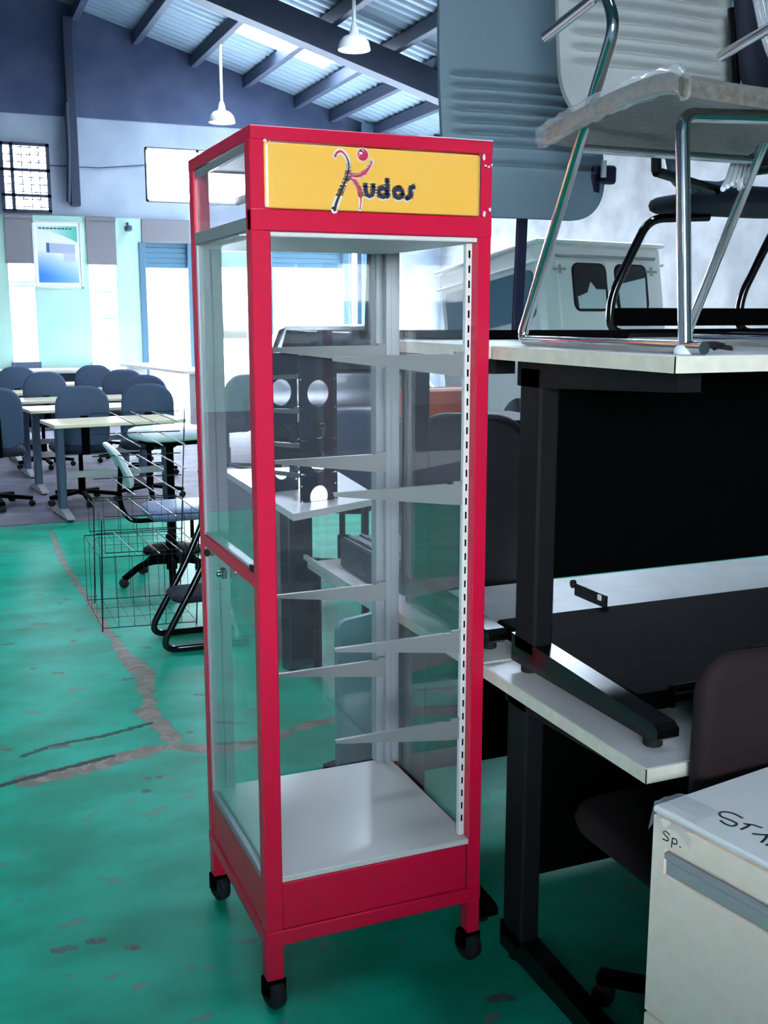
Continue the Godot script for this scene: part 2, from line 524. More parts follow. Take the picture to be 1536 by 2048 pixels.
func shell():
	# floors
	var f := Sh.new()
	var O := Vector2(-4.0, -6.2)
	for r in [[-12.0, 7.6, -6.2, 8.0]]:
		var uv := func(x, z): return Vector2((x - O.x) / 7.0, (z - O.y) / 8.4)
		f.quad_uv(V(r[0], 0, r[2]), V(r[1], 0, r[2]), V(r[1], 0, r[3]), V(r[0], 0, r[3]), Vector3.UP, uv.call(r[0], r[2]), uv.call(r[1], r[2]), uv.call(r[1], r[3]), uv.call(r[0], r[3]))
	f.span(-12, 7.6, -0.3, -0.002, -15.2, 8)
	struct("floor", f, M.floor)
	var c := Sh.new()
	c.span(-12, 3.2, 0, 0.006, -15, -6.2, 0.003)
	var co := struct("floor_carpet", c, M.carpet)
	co.set_meta("label", "purple-grey carpeted floor area under the rows of tables")
	var pale := Sh.new()
	pale.span(3.2, 7.6, 0, 0.005, -15.2, -6.2)
	struct("floor_bay", pale, M.concrete)
	var g := Sh.new()
	g.span(-60, 60, -0.35, -0.02, -70, -15.2)
	g.span(7.8, 60, -0.35, -0.02, -15.2, 20)
	struct("ground_outside", g, M.concrete)

	# far wall
	var holes := [[0.519, 1.165, 3.05, 4.02], [2.61, 4.21, 3.27, 4.06], [0.52, 0.88, 0.85, 2.99], [1.68, 2.08, 0.83, 2.99], [2.487, 3.24, 0.0, 3.0], [3.40, 4.20, 0.0, 2.30], [4.52, 5.84, 0.0, 2.62], [5.97, 6.85, 0.0, 2.75]]
	var w := Sh.new()
	wall_grid(w, -12, 7.6, 0, 4.43, holes, func(s, a, b, y0, y1): s.span(a, b, y0, y1, -15.2, -15.0))
	struct("wall_back", w, M.plaster)
	var gb := Sh.new()
	gb.prism(PackedVector2Array([Vector2(-12, 4.43), Vector2(7.0, 4.43), Vector2(7.0, 4.5), Vector2(-3, 7.4), Vector2(-12, 4.8)]), 0.26, Transform3D(Basis(), V(0, 0, -15.1)))
	struct("wall_gable", gb, M.gable)
	# mint lining on the lower wall, proud of the plaster
	var mp := Sh.new()
	wall_grid(mp, -6, 2.487, 0, 3.0, holes.slice(2, 4), func(s, a, b, y0, y1): s.span(a, b, y0, y1, -15.0, -14.95))
	mp.span(3.26, 4.30, 2.30, 2.62, -15.0, -14.95)
	struct("wall_partition", mp, M.mint)
	# right side wall with an opening far back
	var sw := Sh.new()
	wall_grid(sw, -15, 8, 0, 4.4, [[-14.6, -11.6, 0.9, 1.95]], func(s, a, b, y0, y1): s.span(7.6, 7.8, y0, y1, a, b))
	struct("wall_right", sw, M.mottled)
	var lw := Sh.new()
	lw.span(-12.2, -12, 0, 4.8, -15, 8)
	struct("wall_left", lw, M.plaster)
	var fw := Sh.new()
	wall_grid(fw, -12, 7.6, 0, 4.4, [[-5.0, -1.8, 1.7, 3.6]], func(s, a, b, y0, y1): s.span(a, b, y0, y1, 8.0, 8.2))  # opening out of view behind the camera, placed to light the near fronts
	fw.prism(PackedVector2Array([Vector2(-12, 4.4), Vector2(7.6, 4.4), Vector2(-3, 7.4)]), 0.2, Transform3D(Basis(), V(0, 0, 8.1)))
	struct("wall_front", fw, M.plaster)
	var half := Sh.new()
	half.span(-7.0, 3.4, 0, 1.25, 3.3, 3.42)  # added low wall out of view, shades the floor and the cabinet's lower part
	struct("wall_added_shade", half, M.plaster)

	# roof: corrugated sheets over purlins, with clear sheets let in
	var roof := Node3D.new()
	roof.name = "ceiling"; roof.set_meta("kind", "structure")
	add_child(roof, true)
	# clear sheets: [x0, x1] by bay; first is in view, others unseen, placed to light floor, van and file cabinet
	var lights := {1: [3.44, 4.86], 4: [3.4, 6.6], 6: [-1.5, 0.3], 9: [1.0, 1.3]}
	var sheet := func(x0: float, x1: float, z0: float, z1: float) -> Sh:
		var s := Sh.new()
		var n := int((z1 - z0) / 0.025)
		var rows := []
		for x in [x0, x1]:
			for lift in [0.0]:
				var row := PackedVector3Array()
				for k in n + 1:
					var z := lerpf(z0, z1, float(k) / n)
					row.append(V(x, roof_y(x) + 0.10 + 0.045 * pow(absf(sin(z * PI / 0.20)), 3.0), z))
				rows.append(row)
		s.grid(rows, false, Vector3.DOWN)
		return s
	var cuts := [-15.2, -13.2, -12.1, -9.0, -8.4, -7.4, -5.6, -4.4, -2.2, -1.0, 2.0, 8.2]
	for i in cuts.size() - 1:
		var z0: float = cuts[i]
		var z1: float = cuts[i + 1]
		obj("roof_sheet", sheet.call(-12.2, -3.0, z0, z1), M.zinc, roof)
		if lights.has(i):
			var l: Array = lights[i]
			obj("roof_sheet", sheet.call(-3.0, l[0], z0, z1), M.zinc, roof)
			obj("roof_sheet", sheet.call(l[1], 8.0, z0, z1), M.zinc, roof)
			for k in 2: obj("skylight_pane", sheet.call(lerpf(l[0], l[1], k * 0.5), lerpf(l[0], l[1], k * 0.5 + 0.5), z0, z1), M.polycarb, roof)
		else:
			obj("roof_sheet", sheet.call(-3.0, 8.0, z0, z1), M.zinc, roof)
	for x in [-11.0, -9.0, -7.0, -5.0, -3.0, -2.0, -0.9, -0.05, 0.8, 1.65, 2.52, 3.38, 4.2, 5.03, 5.62, 6.3, 7.1]:
		var p := Sh.new()
		p.span(x - 0.05, x + 0.05, roof_y(x) - 0.08, roof_y(x) + 0.09, -15, 8, 0.006)
		obj("purlin", p, M.purlin, roof)
	for z in [-11.0, -5.0, 1.0]:
		for s in [[-3.0, 7.6], [-12.0, -3.0]]:
			var r := Sh.new()
			var a := V(s[0], roof_y(s[0] + 0.001) - 0.26, z)
			var b := V(s[1], roof_y(s[1]) - 0.26, z)
			r.bar(a, b, 0.16, 0.34, 0.01)
			r.bar(a - V(0, 0.17, 0), b - V(0, 0.17, 0), 0.24, 0.03)
			obj("rafter", r, M.purlin, roof)
	# steel column on the far wall, and the one beside the loading bays
	var col := Sh.new()
	col.span(1.46, 1.60, 3.15, 5.8, -15.0, -14.85, 0.01)
	col.tube([V(1.42, 3.2, -14.86), V(1.46, 3.9, -14.86), V(1.46, 4.6, -14.86)], 0.03)
	struct("pillar", col, M.purlin)
	var hc := Sh.new()
	for zz in [-14.98, -14.76]: hc.span(6.05, 6.29, 0, 4.6, zz - 0.01, zz + 0.01)
	hc.span(6.16, 6.18, 0, 4.6, -14.98, -14.76)
	struct("pillar_steel", hc, M.shutter)

	# upper window with burglar bars
	var win := Node3D.new()
	win.name = "window_1"; win.set_meta("kind", "structure"); add_child(win, true)
	var fr := Sh.new()
	for x in [0.519, 0.66, 1.165]: fr.span(x - 0.025, x + 0.025, 3.05, 4.02, -15.02, -14.95)
	for y in [3.06, 3.28, 3.64, 4.0]: fr.span(0.50, 1.19, y - 0.022, y + 0.022, -15.02, -14.95)
	obj("window_frame", fr, M.purlin, win)
	for k in 9:
		var b := Sh.new()
		b.tube([V(0.52, 3.12 + k * 0.105, -14.97), V(1.165, 3.12 + k * 0.105, -14.97)], 0.008, 6)
		obj("bar", b, M.purlin, win)
	for x in [0.8, 0.92, 1.04]:
		var b := Sh.new()
		b.tube([V(x, 3.05, -14.98), V(x, 4.02, -14.98)], 0.008, 6)
		obj("bar", b, M.purlin, win)
	var pn := Sh.new()
	pn.span(0.53, 1.16, 3.05, 4.02, -15.06, -15.05)
	obj("pane", pn, M.glass, win)
	var w2 := Node3D.new()
	w2.name = "window_2"; w2.set_meta("kind", "structure"); add_child(w2, true)
	var f2 := Sh.new()
	for x in [2.61, 3.41, 4.21]: f2.span(x - 0.02, x + 0.02, 3.27, 4.06, -15.06, -15.0)
	for y in [3.28, 4.05]: f2.span(2.6, 4.22, y - 0.02, y + 0.02, -15.06, -15.0)
	obj("window_frame", f2, M.white, w2)
	for x in [[2.63, 3.39], [3.43, 4.19]]:
		var p2 := Sh.new()
		p2.span(x[0], x[1], 3.29, 4.04, -15.04, -15.035)
		obj("pane", p2, M.glass, w2)
	# slot windows with roller blinds
	var wi := 3
	for s in [[0.52, 0.88, 0.85], [1.68, 2.08, 0.83]]:
		var w3 := Node3D.new()
		w3.name = "window_%d" % wi; w3.set_meta("kind", "structure"); add_child(w3, true)
		wi += 1
		var sill := Sh.new()
		sill.span(s[0] - 0.03, s[1] + 0.03, s[2] - 0.12, s[2] + 0.01, -15.02, -14.90, 0.008)
		obj("window_sill", sill, M.grey_blue if s[0] < 1 else M.white, w3)
		var bl := Sh.new()
		bl.span(s[0] - 0.02, s[1] + 0.02, 2.30, 2.99, -14.945, -14.925, 0.005)
		bl.tube([V(s[0] - 0.02, 2.98, -14.92), V(s[1] + 0.02, 2.98, -14.92)], 0.03)
		obj("roller_blind", bl, M.blind, w3)
		for y in ([1.98, 2.03] if s[0] < 1 else [1.15, 1.5, 1.9]):
			var b := Sh.new()
			b.span(s[0], s[1], y - 0.014, y + 0.014, -15.1, -15.06)
			obj("glazing_bar", b, M.mint, w3)
		var p3 := Sh.new()
		p3.span(s[0], s[1], s[2], 2.99, -15.12, -15.115)
		obj("pane", p3, M.glass, w3)
	# roller shutters, half raised
	var di := 1
	for d in [[2.487, 3.24, 2.27, 2.65, 3.0], [4.52, 5.84, 2.31, 2.62, 2.62]]:
		var dn := Node3D.new()
		dn.name = "door_%d" % di; dn.set_meta("kind", "structure"); add_child(dn, true)
		di += 1
		if d[4] > d[3]:
			var hb := Sh.new()
			hb.span(d[0], d[1], d[3], d[4], -15.1, -14.93, 0.01)
			obj("shutter_box", hb, M.blind, dn)
		var y: float = d[2]
		while y < d[3] - 0.01:
			var sl := Sh.new()
			sl.box(V((d[0] + d[1]) / 2, y + 0.038, -15.02), V(d[1] - d[0], 0.082, 0.025), 0.010)
			obj("slat", sl, M.shutter, dn)
			y += 0.078
		for x in [d[0], d[1]]:
			var jb := Sh.new()
			jb.span(x - 0.05, x + 0.05, 0, d[3], -15.03, -14.93, 0.006)
			obj("jamb", jb, M.shutter, dn)
	# conduit sagging across the upper wall
	var cd := Sh.new()
	cd.tube([V(1.19, 3.72, -14.97), V(1.9, 3.72, -14.96), V(2.61, 3.80, -14.97)], 0.008, 6)
	tag(obj("wall_cable", cd, M.purlin), "thin dark cable running across the upper wall beside the barred window", "cable")
	# poster and camera on the mint wall
	var po := thing("poster", "white framed poster of a grey device on blue, on the mint wall", "poster", V(1.235, 1.945, -14.945))
	var ps := Sh.new()
	ps.quad_uv(V(-0.33, 0.02, 0.016), V(0.33, 0.02, 0.016), V(0.33, 0.95, 0.016), V(-0.33, 0.95, 0.016), V(0, 0, 1))
	obj("print", ps, M.poster, po)
	var pf := Sh.new()
	pf.span(-0.33, 0.33, 0.02, 0.95, 0.0, 0.012)
	for x in [-0.34, 0.34]: pf.span(x - 0.012, x + 0.012, 0, 0.97, 0, 0.025)
	for y in [0.01, 0.96]: pf.span(-0.35, 0.35, y - 0.012, y + 0.012, 0, 0.025)
	obj("frame", pf, M.white, po)
	var cc := thing("security_camera", "small grey security camera mounted on the mint wall beside the shutter", "camera", V(2.27, 2.80, -14.95))
	var cb := Sh.new()
	cb.box(V(0, 0.04, 0.14), V(0.09, 0.08, 0.2), 0.015)
	obj("body", cb, M.grey_blue, cc)
	var cm := Sh.new()
	cm.tube([V(0, 0.12, 0), V(0, 0.12, 0.1), V(0, 0.07, 0.13)], 0.015)
	obj("mount", cm, M.grey_blue, cc)

func display_cabinet():
	var t := thing("display_cabinet", "tall red framed glass display cabinet on casters with a yellow sign header", "cabinet")
	var W := 0.534
	var D := 0.5375
	var H := 1.913
	var fb := 0.077
	for p in [[0.02, -0.02], [W - 0.016, -0.02], [0.02, -D + 0.02], [W - 0.016, -D + 0.02]]:
		var s := Sh.new()
		var w := 0.040 if p[0] < 0.1 else 0.032
		s.box(V(p[0], (fb + H - 0.001) / 2, p[1]), V(w, H - 0.001 - fb, 0.038), 0.002)
		obj("post", s, M.red, t)
	# aluminium linings inside the rear posts
	for x in [[0.0405, 0.066], [W - 0.066, W - 0.0325]]:
		var s := Sh.new()
		s.span(x[0], x[1], 0.32, 1.715, -D + 0.004, -D + 0.0395, 0.002)
		obj("post_lining", s, M.alu, t)
	for x in [0.0395, W - 0.068]:
		var s := Sh.new()
		var x1 := 0.0 if x < 0.1 else W - 0.039
		s.span(x1 + 0.002, x1 + 0.037, 0.32, 1.715, -D + 0.040, -D + 0.048, 0.002)
		obj("post_lining", s, M.alu, t)
	# rails
	var rails := [
		["top_rail", 0.0, W, 1.886, H, -0.025, 0.0005], ["top_rail", 0.0, W, 1.886, H, -D, -D + 0.025],
		["top_rail", -0.0005, 0.025, 1.886, H, -D, 0.0], ["top_rail", W - 0.025, W + 0.0005, 1.886, H, -D, 0.0],
		["header_rail", 0.0, W, 1.714, 1.756, -0.028, 0.0008],
		["base_rail", 0.0, W, 0.160, 0.196, -0.03, 0.0015], ["base_rail", 0.0, W, 0.160, 0.196, -D, -D + 0.03],
		["base_rail", -0.0015, 0.03, 0.160, 0.196, -D, 0.0], ["base_rail", W - 0.03, W + 0.0015, 0.160, 0.196, -D, 0.0],
		["base_panel", 0.039, W - 0.038, 0.1975, 0.308, -0.02, -0.003], ["base_panel", 0.039, W - 0.038, 0.1975, 0.308, -D + 0.003, -D + 0.02],
		["base_panel", 0.003, 0.02, 0.1975, 0.308, -D + 0.039, -0.039], ["base_panel", W - 0.02, W - 0.003, 0.1975, 0.308, -D + 0.039, -0.039],
		["door_rail", -0.001, 0.016, 0.981, 1.010, -D + 0.039, -0.039],
	]
	for r in rails:
		var s := Sh.new()
		s.span(r[1], r[2], r[3], r[4], r[5], r[6], 0.002)
		obj(r[0], s, M.red, t)
	# white metal trim round the header's left side and the ledge on the door rail
	var lr := [["side_trim", 0.001, 0.02, 1.716, 1.742, -D + 0.04, -0.04], ["side_trim", 0.004, 0.016, 1.868, 1.884, -D + 0.04, -0.04], ["side_trim", W - 0.02, W - 0.001, 1.716, 1.742, -D + 0.04, -0.04], ["side_trim", 0.04, W - 0.04, 1.716, 1.742, -D + 0.001, -D + 0.02], ["door_ledge", 0.004, 0.03, 1.0105, 1.016, -D + 0.042, -0.042], ["side_trim", 0.001, 0.014, 0.309, 0.326, -D + 0.04, -0.04]]
	for r in lr:
		var s := Sh.new()
		s.span(r[1], r[2], r[3], r[4], r[5], r[6], 0.0015)
		obj(r[0], s, M.alu, t)
	var fl := Sh.new()
	fl.span(0.022, W - 0.02, 0.309, 0.323, -D + 0.021, -0.004, 0.002)
	obj("floor_board", fl, M.floorboard, t).set_meta("label", "glossy white floor board")
	var hb := Sh.new()
	hb.span(0.022, W - 0.021, 1.704, 1.7135, -D + 0.022, -0.006, 0.002)
	obj("header_board", hb, M.white, t).set_meta("label", "pale grey board under the header")
	var tb := Sh.new()
	tb.span(0.026, W - 0.026, 1.888, 1.896, -D + 0.026, -0.026)
	obj("top_board", tb, M.white, t)
	# panes
	for p in [["back_pane", 0.041, W - 0.04, 0.325, 1.703, -D + 0.012, -D + 0.017], ["side_pane", W - 0.014, W - 0.009, 0.325, 1.703, -D + 0.04, -0.04], ["door_pane", 0.006, 0.011, 1.0165, 1.714, -D + 0.04, -0.04], ["door_pane", 0.006, 0.011, 0.327, 0.980, -D + 0.04, -0.04], ["header_pane", 0.006, 0.010, 1.743, 1.867, -D + 0.04, -0.04], ["header_pane", 0.041, W - 0.04, 1.743, 1.885, -D + 0.012, -D + 0.016], ["header_pane", W - 0.012, W - 0.008, 1.743, 1.885, -D + 0.04, -0.04]]:
		var s := Sh.new()
		s.span(p[1], p[2], p[3], p[4], p[5], p[6])
		obj(p[0], s, M.dusty_glass if p[0] == "door_pane" else M.glass, t)
	# header lamp fitting inside the sign box
	var lf := Sh.new()
	lf.span(0.12, 0.15, 1.80, 1.83, -0.46, -0.10, 0.004)
	obj("lamp_batten", lf, M.white, t)
	var lt := Sh.new()
	lt.tube([V(0.10, 1.815, -0.45), V(0.10, 1.815, -0.11)], 0.011)
	obj("lamp_tube", lt, M.lens, t)
	# lock
	var lk := Sh.new()
	lk.box(V(-0.004, 0.957, -0.285), V(0.012, 0.026, 0.022), 0.003)
	lk.lathe([Vector2(0.008, 0), Vector2(0.008, 0.008), Vector2(0.006, 0.011), Vector2(0, 0.011)], 12, rot(V(0, 1, 0), V(-1, 0, 0), V(0, 0, 1), V(-0.009, 0.957, -0.285)))
	obj("door_lock", lk, M.chrome, t)
	for z in [-D + 0.07, -0.045]:
		var hg := Sh.new()
		hg.box(V(0.0, 0.968 if z < -0.2 else 1.022, z), V(0.012, 0.016, 0.02), 0.003)
		obj("door_stop", hg, M.dark_steel, t)
	# slotted standards on the right and their cantilever brackets
	for z in [[-0.040, -0.026], [-D + 0.049, -D + 0.063]]:
		var s := Sh.new()
		s.span(0.487, 0.5015, 0.324, 1.703, z[0], z[1], 0.001)
		var st := obj("shelf_standard", s, M.white if z[0] > -0.2 else M.alu, t)
		if z[0] < -0.2: continue
		var sl := Sh.new()
		for k in 42:
			sl.span(0.4925, 0.4965, 0.36 + k * 0.032, 0.376 + k * 0.032, z[1], z[1] + 0.0006)
		obj("slots", sl, M.black, st).set_meta("kind", "stuff")
	for lv in [[1.465, 1.472], [1.176, 1.190], [0.828, 0.839], [0.614, 0.626]]:
		for k in 2:
			var y: float = lv[k]
			var s := Sh.new()
			var z := -0.033 if k == 0 else -D + 0.056
			s.prism(PackedVector2Array([Vector2(0.178, y - 0.004), Vector2(0.488, y), Vector2(0.488, y - 0.049), Vector2(0.455, y - 0.046), Vector2(0.18, y - 0.010)]), 0.003, Transform3D(Basis(), V(0, 0, z)))
			s.bar(V(0.178, y - 0.003, z), V(0.45, y + 0.0, z), 0.010, 0.003)
			s.span(0.465, 0.489, y, y + 0.006, z - 0.004, z + 0.004)
			obj("shelf_bracket", s, M.bracket, t)
	# casters
	for p in [[0.02, -0.02], [W - 0.02, -0.02], [0.02, -D + 0.02], [W - 0.02, -D + 0.02]]:
		var s := Sh.new()
		s.lathe([Vector2(0.0, -0.014), Vector2(0.030, -0.014), Vector2(0.036, -0.010), Vector2(0.037, 0.0), Vector2(0.036, 0.010), Vector2(0.030, 0.014), Vector2(0.0, 0.014)], 24, rot(V(0, 1, 0), V(0.94, 0, -0.34), V(0.34, 0, 0.94).normalized(), V(p[0], 0.037, p[1])))
		var c := obj("caster", s, M.rubber, t)
		var fk := Sh.new()
		fk.box(V(p[0], 0.070, p[1]), V(0.05, 0.012, 0.04), 0.004)
		for sx in [-1, 1]: fk.box(V(p[0] + sx * 0.019, 0.052, p[1]), V(0.004, 0.044, 0.03), 0.001, Basis(Vector3.UP, 0.35))
		obj("fork", fk, M.black, c)
	# sign
	var sg := Sh.new()
	sg.pad(rrect(0.478, 0.126, 0.006, 4), 0.016, 0.012, Transform3D(Basis(), V(0.266, 1.820, -0.004)))
	sg.span(0.030, 0.505, 1.757, 1.884, -0.03, -0.010, 0.002)
	var sign_ := obj("sign_panel", sg, M.yellow, t)
	sign_.set_meta("label", "glossy yellow sign panel")
	for x in [0.0395, 0.5035]:
		var gk := Sh.new()
		gk.span(x, x + 0.003, 1.757, 1.886, -0.03, -0.001)
		obj("sign_gasket", gk, M.alu, t)
	var zf := 0.0042
	var kx := Transform3D(Basis(), V(0, 0, zf))
	var hx := Transform3D(Basis(), V(0, 0, zf - 0.0008))
	var kmain := curve2([Vector2(0.175, 1.862), Vector2(0.179, 1.869), Vector2(0.187, 1.8725), Vector2(0.195, 1.868), Vector2(0.202, 1.857), Vector2(0.2045, 1.843), Vector2(0.201, 1.827), Vector2(0.193, 1.807), Vector2(0.184, 1.788), Vector2(0.177, 1.772), Vector2(0.173, 1.7585)])
	var karm := curve2([Vector2(0.2015, 1.831), Vector2(0.212, 1.827), Vector2(0.223, 1.8265), Vector2(0.236, 1.832), Vector2(0.248, 1.844), Vector2(0.256, 1.857)])
	var kleg := curve2([Vector2(0.203, 1.822), Vector2(0.211, 1.820), Vector2(0.219, 1.813), Vector2(0.226, 1.802), Vector2(0.2295, 1.791), Vector2(0.2305, 1.779), Vector2(0.2285, 1.762)])
	var taper := func(n: int, prof: Array, k: float, add: float) -> Array:
		var o := []
		for i in n:
			var x := float(i) / (n - 1) * (prof.size() - 1)
			var a := mini(int(x), prof.size() - 2)
			o.append(lerpf(prof[a], prof[a + 1], x - a) * k + add)
		return o
	var letters := [
		[Vector2(0.2405, 1.8085), Vector2(0.2405, 1.797), Vector2(0.243, 1.7905), Vector2(0.249, 1.788), Vector2(0.255, 1.7905), Vector2(0.2575, 1.797), Vector2(0.2575, 1.8085)],
	]
	var ring := func(cx: float, cy: float, r: float) -> Array:
		var o := []
		for k in 19: o.append(Vector2(cx, cy) + Vector2.from_angle(TAU * k / 18) * r)
		return o
	letters.append(ring.call(0.2785, 1.7965, 0.0088))
	letters.append([Vector2(0.2885, 1.7885), Vector2(0.2885, 1.820)])
	letters.append(ring.call(0.3135, 1.7965, 0.0092))
	letters.append(curve2([Vector2(0.3475, 1.8105), Vector2(0.3425, 1.8085), Vector2(0.3405, 1.8035), Vector2(0.3415, 1.798), Vector2(0.3405, 1.792), Vector2(0.3365, 1.788), Vector2(0.332, 1.7865)]))
	var ha := Sh.new()
	ha.ribbon(kmain, taper.call(kmain.size(), [0.003, 0.005, 0.004, 0.005, 0.007, 0.008], 1.0, 0.007), hx, 0.0006)
	ha.ribbon(karm, taper.call(karm.size(), [0.003, 0.005, 0.006, 0.003], 1.0, 0.006), hx, 0.0006)
	ha.ribbon(kleg, taper.call(kleg.size(), [0.003, 0.006, 0.005, 0.002], 1.0, 0.006), hx, 0.0006)
	for l in letters:
		var ws := []
		for p in l: ws.append(0.0145)
		ha.ribbon(l, ws, hx, 0.0006)
	obj("logo_outline", ha, M.halo, sign_)
	var kd := Sh.new()
	kd.ribbon(kmain, taper.call(kmain.size(), [0.003, 0.005, 0.003, 0.003, 0.005, 0.006, 0.007], 0.85, 0.0), kx, 0.0006)
	obj("logo_stroke", kd, M.ink, sign_)
	var kp := Sh.new()
	kp.ribbon(kmain.slice(0, 20), taper.call(20, [0.004, 0.0055, 0.004, 0.0005], 0.8, 0.0), Transform3D(Basis(), V(0, 0, zf + 0.0003)), 0.0006)
	obj("logo_stroke", kp, M.pink, sign_)
	kp = Sh.new()
	kp.ribbon(karm, taper.call(karm.size(), [0.001, 0.0045, 0.006, 0.001], 1.0, 0.0), kx, 0.0006)
	obj("logo_stroke", kp, M.pink, sign_)
	kp = Sh.new()
	kp.ribbon(kleg, taper.call(kleg.size(), [0.001, 0.0055, 0.0045, 0.001], 1.0, 0.0), kx, 0.0006)
	obj("logo_stroke", kp, M.pink, sign_)
	var bl := Sh.new()
	bl.lathe([Vector2(0.0, 0.003), Vector2(0.006, 0.0025), Vector2(0.0105, 0.0012), Vector2(0.0118, 0.0)], 24, rot(V(1, 0, 0), V(0, 0, 1), V(0, -1, 0), V(0.2345, 1.8685, zf)))
	obj("logo_ball", bl, M.pink, sign_)
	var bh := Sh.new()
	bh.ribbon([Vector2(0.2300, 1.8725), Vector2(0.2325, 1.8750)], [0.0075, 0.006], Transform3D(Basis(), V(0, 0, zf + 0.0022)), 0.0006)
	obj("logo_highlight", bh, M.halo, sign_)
	var bo := Sh.new()
	bo.lathe([Vector2(0.0, 0.0006), Vector2(0.0138, 0.0006), Vector2(0.0138, 0.0)], 24, rot(V(1, 0, 0), V(0, 0, 1), V(0, -1, 0), V(0.2345, 1.8685, zf - 0.0007)))
	obj("logo_outline", bo, M.halo, sign_)
	for l in letters:
		var ls := Sh.new()
		var ws := []
		for p in l: ws.append(0.0082)
		ls.ribbon(l, ws, kx, 0.0006)
		obj("letter", ls, M.ink, sign_)
	# worn paint at the corners of the header
	var rng := RandomNumberGenerator.new()
	rng.seed = 4
	for c in [[0.031, 1.884, 0.008, 0.008], [0.033, 1.764, 0.008, 0.012], [0.512, 1.878, 0.007, 0.014], [0.516, 1.862, 0.006, 0.005], [0.524, 1.860, 0.006, 0.005], [0.515, 1.763, 0.008, 0.013], [0.528, 1.772, 0.006, 0.008], [0.531, 1.864, 0.004, 0.006]]:
		var s := Sh.new()
		var poly := PackedVector2Array()
		for k in 9: poly.append(Vector2.from_angle(TAU * k / 9) * Vector2(c[2], c[3]) * 0.5 * rng.randf_range(0.7, 1.15))
		s.prism(poly, 0.001, Transform3D(Basis(), V(c[0], c[1], 0.0012)))
		obj("paint_chip", s, M.chip, t)
	var tc := Sh.new()
	tc.span(0.36, 0.533, H - 0.001, H + 0.001, -0.012, 0.0012)
	obj("paint_chip", tc, M.chip, t)

func make_desk(base: Vector3, label: String, tray_gap := false) -> Node3D:
	# a cantilever-leg office desk, front towards +z; base at its front left corner on what it stands on
	var t := thing("office_desk", label, "desk", base)
	var L := 1.55
	var D := 0.64
	var s := Sh.new()
	s.span(0.002, L - 0.002, 0.713, 0.741, -D + 0.002, -0.002, 0.002)
	obj("desktop", s, M.desk, t)
	var e := Sh.new()
	for q in [[0.0, 0.002, -D, 0.0], [L - 0.002, L, -D, 0.0], [0.0, L, -0.002, 0.0], [0.0, L, -D, -D + 0.002]]: e.span(q[0], q[1], 0.7125, 0.7405, q[2], q[3])
	obj("edge_band", e, M.edge, t)
	for x in [0.055, L - 0.10]:
		var c := Sh.new()
		c.span(x, x + 0.05, 0.05, 0.70, -D + 0.03, -D + 0.12, 0.006)
		obj("leg", c, M.dark_steel, t)
		var a := Sh.new()
		a.prism(PackedVector2Array([Vector2(-D + 0.02, 0.712), Vector2(-0.06, 0.712), Vector2(-0.06, 0.675), Vector2(-D + 0.12, 0.655), Vector2(-D + 0.02, 0.655)]), 0.05, rot(V(0, 0, 1), V(0, 1, 0), V(-1, 0, 0), V(x + 0.025, 0, 0)))
		obj("arm", a, M.dark_steel, t)
		var f := Sh.new()
		f.prism(PackedVector2Array([Vector2(-D + 0.02, 0.02), Vector2(-0.085, 0.02), Vector2(-0.07, 0.03), Vector2(-0.07, 0.046), Vector2(-0.085, 0.056), Vector2(-D + 0.02, 0.085)]), 0.05, rot(V(0, 0, 1), V(0, 1, 0), V(-1, 0, 0), V(x + 0.025, 0, 0)))
		obj("foot", f, M.gloss, t)
		for z in [-D + 0.06, -0.115]:
			var lv := Sh.new()
			lv.lathe([Vector2(0.017, 0.0), Vector2(0.019, 0.002), Vector2(0.019, 0.020)], 16, Transform3D(Basis(), V(x + 0.025, 0.0, z)))
			obj("leveller", lv, M.rubber, t)
	var mp := Sh.new()
	mp.span(0.105, L - 0.10, 0.22, 0.70, -D + 0.06, -D + 0.08, 0.002)
	obj("modesty_panel", mp, M.black, t)
	return t

